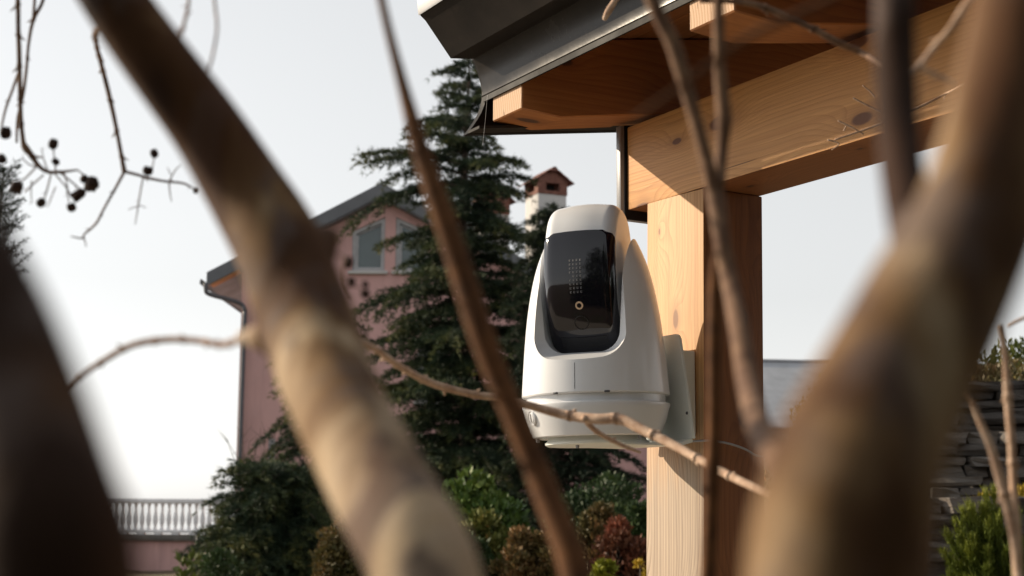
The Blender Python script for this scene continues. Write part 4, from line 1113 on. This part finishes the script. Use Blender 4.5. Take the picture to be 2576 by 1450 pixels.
twig(cm, [(1380, -700, .9, 16), (1480, -420, 1.2, 16), (1545, -150, 1.6, 15), (1560, -30, 1.7, 15), (1545, 5, 1.7, 15), (1530, 30, 1.7, 17), (1520, 50, 1.7, 11)], pale_m, None, seed=2)
# hanging twigs at the top left
twig(cm, [(40, -60, 1.2, 12), (45, 0, 1.2, 12), (46, 80, 1.2, 12), (48, 130, 1.2, 13), (50, 210, 1.2, 12), (52, 290, 1.2, 12), (58, 352, 1.2, 13), (64, 372, 1.2, 19), (78, 390, 1.2, 15), (96, 416, 1.2, 12), (118, 432, 1.2, 10), (150, 433, 1.2, 8), (195, 428, 1.2, 5)], twig_m, (.022, .005), seed=11,
     extra=[[(95, 416, 1.2, 5), (60, 452, 1.2, 4), (30, 468, 1.19, 4)], [(100, 420, 1.2, 4), (75, 415, 1.2, 4), (55, 398, 1.2, 3)], [(150, 433, 1.2, 4), (185, 462, 1.21, 4), (215, 490, 1.21, 3)],
            [(130, 433, 1.2, 4), (118, 478, 1.2, 4), (110, 505, 1.2, 3)], [(135, 434, 1.2, 4), (165, 470, 1.2, 4), (186, 505, 1.2, 3)], [(160, 432, 1.2, 4), (168, 462, 1.2, 4), (173, 510, 1.2, 3)],
            [(195, 428, 1.2, 4), (210, 440, 1.2, 4), (225, 455, 1.2, 4)], [(140, 430, 1.2, 4), (138, 408, 1.2, 4), (134, 375, 1.2, 3)], [(120, 430, 1.2, 4), (110, 400, 1.2, 3), (104, 372, 1.2, 2)],
            [(80, 455, 1.2, 4), (78, 480, 1.2, 3), (80, 512, 1.2, 2)], [(110, 440, 1.2, 4), (82, 465, 1.2, 4), (62, 485, 1.2, 3)], [(140, 470, 1.2, 3), (128, 500, 1.2, 3), (120, 520, 1.2, 2)]])
twig(cm, [(118, -40, 1.25, 9), (105, 10, 1.25, 9), (84, 50, 1.25, 10), (72, 110, 1.25, 8), (66, 180, 1.25, 8), (58, 240, 1.25, 8), (44, 300, 1.25, 7), (42, 360, 1.25, 6)], twig_m, (.03, .004), seed=12, extra=[[(90, -40, 1.25, 8), (84, 45, 1.25, 8)], [(46, 185, 1.22, 8), (30, 230, 1.22, 7), (14, 275, 1.22, 6), (4, 320, 1.22, 5)]])
twig(cm, [(290, 60, .60, 16), (240, 80, 1.0, 12), (244, 120, 1.15, 12), (262, 190, 1.2, 12), (280, 265, 1.2, 12), (294, 330, 1.2, 11), (306, 395, 1.2, 11), (313, 432, 1.2, 13)], twig_m, (.024, .004), seed=13,
     extra=[[(313, 432, 1.2, 8), (290, 475, 1.2, 7), (262, 525, 1.2, 6), (242, 562, 1.2, 6), (212, 590, 1.2, 5), (208, 600, 1.2, 5), (178, 595, 1.2, 3)], [(210, 594, 1.2, 4), (215, 612, 1.2, 3), (217, 622, 1.2, 2)],
            [(313, 432, 1.2, 9), (345, 440, 1.2, 8), (372, 448, 1.2, 8), (410, 456, 1.2, 7), (462, 462, 1.2, 6), (490, 478, 1.2, 4)], [(360, 447, 1.2, 4), (352, 490, 1.2, 4), (346, 530, 1.2, 3), (340, 565, 1.2, 2)], [(349, 518, 1.2, 3), (322, 528, 1.2, 2)], [(348, 516, 1.2, 3), (368, 523, 1.2, 2)],
            [(425, 458, 1.2, 4), (428, 490, 1.2, 3), (432, 508, 1.2, 2)], [(425, 458, 1.2, 4), (440, 430, 1.2, 3), (455, 415, 1.2, 2)], [(378, 440, 1.2, 3), (385, 415, 1.2, 3), (388, 392, 1.2, 3)], [(430, 440, 1.2, 3), (421, 422, 1.2, 2)]])
twig(cm, [(440, 110, .56, 10), (455, 85, .8, 9), (467, 45, .85, 9), (474, 10, .88, 8), (476, -30, .9, 7)], twig_m, (.02, .003), seed=14)
twig(cm, [(512, 200, .56, 8), (524, 178, .75, 7), (537, 130, .8, 7), (546, 70, .82, 7), (541, 15, .84, 7), (538, -30, .85, 6)], twig_m, None, seed=15)
twig(cm, [(845, 640, .54, 8), (866, 650, .8, 5), (862, 685, .86, 5), (868, 720, .88, 5), (884, 752, .9, 4)], twig_m, None, seed=16, extra=[[(866, 700, .88, 4), (884, 708, .88, 3)], [(868, 722, .88, 4), (900, 722, .88, 4), (918, 735, .88, 3)], [(866, 660, .86, 5), (876, 662, .86, 4)]])
# seed capsules: woody globe split into six valves
def capsule_me(name, openn, seed):
    rs_ = random.Random(seed); vs_, fs = [], []; nu, nv = 24, 9
    for j in range(nv + 1):
        v = j / nv
        for i in range(nu):
            a = 2 * math.pi * i / nu; lobe = abs(math.sin(3 * a))
            r = math.sin(math.pi * min(.97, v * .93 + .02)) ** .7 * (1 - .10 * (1 - lobe)) + .03
            if v > .62: r += openn * (v - .62) * 1.6 * lobe
            z = -math.cos(math.pi * v * .93) * 1.0 + (openn * .35 * (v - .6) * lobe if v > .6 else 0)
            if v > .75: z -= (1 - lobe) * .35 * (v - .75) / .25
            vs_.append((r * math.cos(a), r * math.sin(a), z))
    for j in range(nv):
        for i in range(nu):
            i2 = (i + 1) % nu; fs.append([j * nu + i, j * nu + i2, (j + 1) * nu + i2, (j + 1) * nu + i])
    fs.append(list(range(nu))[::-1])
    # dark hollow bottom plug and calyx collar
    b = len(vs_)
    for i in range(12):
        a = 2 * math.pi * i / 12; q = 1.15 if i % 2 else .5
        vs_.append((q * .62 * math.cos(a), q * .62 * math.sin(a), -.86 if i % 2 else -.97))
    vs_.append((0, 0, -1.12)); 
    for i in range(12): fs.append([b + i, b + (i + 1) % 12, b + 12])
    me_ = bpy.data.meshes.new(name); me_.from_pydata(vs_, [], fs); me_.update(); smooth(me_, 40); me_.materials.append(capsule_m); return me_
caps = [capsule_me('seed_capsule', .1, 1), capsule_me('seed_capsule', .9, 2), capsule_me('seed_capsule', .45, 3)]
rs = random.Random(3)
for i, (x, y, r, Z, kind) in enumerate([(134, 362, 15, 1.2, 0), (140, 407, 11, 1.2, 0), (212, 450, 11, 1.2, 0), (232, 462, 19, 1.2, 1), (198, 490, 17, 1.2, 1), (180, 522, 12, 1.2, 2), (103, 510, 13, 1.2, 0), (42, 472, 17, 1.19, 1), (14, 335, 15, 1.22, 2), (4, 400, 13, 1.22, 2), (388, 386, 11, 1.2, 0), (372, 430, 13, 1.2, 2),
                                     (877, 661, 15, .86, 2), (884, 708, 11, .88, 0), (919, 716, 10, .88, 0), (919, 740, 13, .88, 2), (224, 470, 13, 1.21, 0), (492, 480, 7, 1.2, 0)]):
    o = bpy.data.objects.new('seed_capsule', caps[kind]); COL.objects.link(o); o.parent = cm
    s_ = r / FPX * Z * .92
    o.location = Vector(P(x, y, Z)) - cm.location; o.scale = (s_ * rs.uniform(.82, 1.1), s_ * rs.uniform(.82, 1.1), s_ * rs.uniform(.9, 1.2))
    o.rotation_euler = (rs.uniform(-.7, .7) + (math.pi * .75 if kind == 1 else 0), rs.uniform(-.7, .7), rs.uniform(0, 6))

# the second shrub: forked stem on the right
cr = empty('crape_myrtle', (.12, .30, 0), 'leafless crape myrtle with forked sunlit stem close in front of the beam', 'shrub')
Rr = [(2470, 520, 0.295, 300), (2415, 640, 0.290, 330), (2368, 740, 0.285, 345), (2315, 850, 0.280, 365), (2225, 1000, 0.275, 400), (2160, 1130, 0.270, 420), (2125, 1250, 0.265, 430), (2095, 1450, 0.260, 455)]
stem(cr, Rr, bark_right, up=[(*P(2640, -330, .32), .0110), (*P(2600, -60, .315), .0118), (*P(2560, 180, .31), .0124), (*P(2515, 380, .30), .0127)], down=[(*P(2080, 1750, .26), .0180), (.06, .25, 1.15, .018), (.09, .28, .5, .021), (.12, .30, -.05, .026)], seed=18, wob=.03)
stem(cr, [(2248, -40, .40, 104), (2250, 100, .40, 104), (2252, 220, .39, 106), (2258, 340, .38, 106), (2270, 450, .36, 108), (2292, 560, .345, 118), (2320, 680, .325, 140), (2345, 780, .298, 170)], bark_dark, up=[(*P(2240, -300, .42), .0055)], seed=19, sides=16)
# slim forked branch crossing the post
twig(cr, [(1630, -40, 0.70, 38), (1648, 20, 0.70, 38), (1690, 105, 0.70, 38), (1712, 170, 0.70, 40), (1732, 240, 0.70, 38), (1760, 340, 0.70, 36), (1790, 450, 0.70, 38), (1802, 500, 0.70, 48), (1815, 600, 0.69, 44), (1838, 720, 0.68, 48), (1862, 850, .64, 52), (1885, 980, .60, 58), (1915, 1090, .50, 70), (1975, 1190, .42, 90), (2060, 1300, .30, 130)], twig_m, None, sides=12, seed=21, k=5,
     extra=[[(1806, -40, 0.71, 32), (1808, 60, 0.71, 33), (1810, 160, 0.71, 33), (1818, 250, 0.71, 38), (1822, 305, 0.71, 42), (1815, 380, 0.71, 34), (1806, 470, 0.70, 38)]])
twig(cr, [(1812, 590, 0.70, 26), (1800, 700, 0.71, 34), (1797, 850, 0.71, 37), (1797, 1000, 0.71, 37), (1795, 1120, 0.71, 38), (1792, 1170, 0.71, 44), (1788, 1300, 0.71, 38), (1782, 1460, 0.71, 38), (1778, 1650, 0.71, 38)], orange_m, None, sides=12, seed=22, k=4)
twig(cr, [(1760, 2, 1.2, 14), (1840, 4, 1.2, 14), (1905, 14, 1.2, 17), (1970, 38, 1.2, 18), (2035, 68, 1.2, 17), (2110, 108, 1.2, 19), (2180, 140, 1.2, 14), (2260, 200, 1.0, 14)], twig_m, (.05, .003), seed=23)
twig(cr, [(1590, 300, .45, 8), (1650, 262, .45, 14), (1710, 220, .45, 18), (1790, 160, .45, 20), (1885, 92, .45, 20), (2000, 40, .45, 22), (2110, -10, .45, 22)], orange_m, None, seed=24)
twig(cr, [(2460, -30, .75, 16), (2425, 20, .75, 18), (2390, 75, .75, 18), (2345, 125, .75, 16), (2310, 170, .72, 14), (2280, 200, .6, 16)], pale_m, (.03, .003), seed=25, extra=[[(2310, 168, .72, 12), (2355, 190, .75, 14), (2400, 210, .8, 10)]])
twig(cr, [(2600, 60, .40, 20), (2560, 120, .9, 12), (2480, 180, 1.6, 8), (2400, 225, 2.1, 6), (2330, 262, 2.1, 7), (2265, 290, 2.1, 6), (2200, 318, 2.1, 6), (2100, 352, 2.1, 5)], pale_m, (.10, .01), seed=26, extra=[[(2146, 247, 2.1, 4), (2175, 262, 2.1, 5), (2215, 282, 2.1, 5)], [(2108, 304, 2.1, 4), (2140, 320, 2.1, 5), (2172, 338, 2.1, 4)], [(2128, 318, 2.1, 3), (2122, 330, 2.1, 3)], [(2160, 332, 2.1, 3), (2188, 322, 2.1, 3)], [(2082, 352, 2.1, 4), (2110, 362, 2.1, 4), (2092, 378, 2.1, 3)], [(2170, 215, 2.1, 3), (2190, 232, 2.1, 4), (2200, 245, 2.1, 4)]])
twig(cr, [(2448, 1015, .92, 14), (2465, 1060, .92, 17), (2490, 1120, .92, 20), (2515, 1200, .92, 24), (2540, 1290, .92, 26), (2556, 1370, .92, 28), (2562, 1460, .92, 26), (2570, 1640, .90, 28)], pale_m, (.06, .003), sides=10, seed=27, extra=[[(2520, 820, .93, 14), (2530, 900, .93, 16), (2536, 1000, .93, 20), (2545, 1120, .93, 20), (2552, 1260, .93, 22), (2560, 1360, .92, 22)], [(2448, 1015, .92, 14), (2410, 960, .70, 16), (2370, 900, .44, 30)]])
twig(cr, [(2340, 1240, .45, 30), (2328, 1330, .48, 44), (2315, 1450, .5, 52), (2300, 1650, .5, 56)], twig_m, None, sides=12, seed=28)
twig(cr, [(2537, 822, 1.1, 6), (2560, 808, 1.1, 8), (2600, 790, 1.1, 8)], pale_m, None, seed=29)

# ------------------------------------------------------------------ trees behind us, mirrored in the black window
fs_ = [(-3.4, -6.5, 6.5), (-.8, -8.0, 7.5), (2.2, -7.0, 6.8), (5.2, -6.0, 7.5), (8.0, -3.2, 7.0)]
first = None
for i, (x, y, h_) in enumerate(fs_):
    if first is None:
        first = conifer('garden_conifer', 'dark conifer mirrored in the black camera window', (x, y, -.05), h_, lambda h, az: (1 - h) ** .6 * 2.1 + .2, 90, cedar2_m, 61, sec=14, tuft=4, spike=.12, wid=.035, dens=.10, group='conifers behind the photographer')
    else:
        r = first.copy(); COL.objects.link(r); r.location = (x, y, -.05); r.rotation_euler = (0, 0, i * 1.3); r.scale = (h_ / 6.5,) * 3
        for ch in first.children:
            c = ch.copy(); COL.objects.link(c); c.parent = r

# hedges added behind and beside the photographer to cut sky light
leaf_shrub('shade_hedge', 'dark evergreen hedge added to block sky light, mirrored low in the black camera window', (.2, -1.75, -.05), 3.8, .6, 4.2, dkgreen_m, 140, leaf=.11, n=42000, cat='hedge', clumps=260)
leaf_shrub('shade_hedge', 'unseen dark evergreen hedge added to shade the open side of the pavilion', (4.4, .6, -.05), .7, 2.6, 3.2, dkgreen_m, 141, leaf=.11, n=30000, cat='hedge', clumps=220)

# low ground cover scattered over the bank
rng = np.random.default_rng(99); n = 26000
gxs = rng.uniform(-2.0, 5.0, n); gys = rng.uniform(5.2, 15, n)
cl = np.sin(gxs * 2.1 + 1.3 * np.sin(gys * 1.2)) + np.sin(gys * 1.7 - gxs); keep = cl > rng.uniform(-1.6, 1.2, n); gxs, gys = gxs[keep], gys[keep]; n = len(gxs)
pos = np.stack([gxs, gys, gz(gxs, gys)], 1); out = rng.normal(0, .6, (n, 3)) + np.array([0, 0, 1.0]); out /= np.linalg.norm(out, axis=1)[:, None]
sd = np.cross(out, rng.normal(0, 1, (n, 3))); sd /= np.linalg.norm(sd, axis=1)[:, None]; L = rng.uniform(.04, .13, (n, 1))
quad = np.stack([pos, pos + out * L * .5 + sd * L * .16, pos + out * L, pos + out * L * .5 - sd * L * .16], 1)
me = tri_mesh('ground_cover', quad, np.clip(rng.uniform(0, 1, n), 0, 1)); me.materials.append(brown_m)
o = bpy.data.objects.new('ground_cover', me); COL.objects.link(o); tag(o, 'low brown and olive ground cover on the garden bank', 'ground cover', kind='stuff')
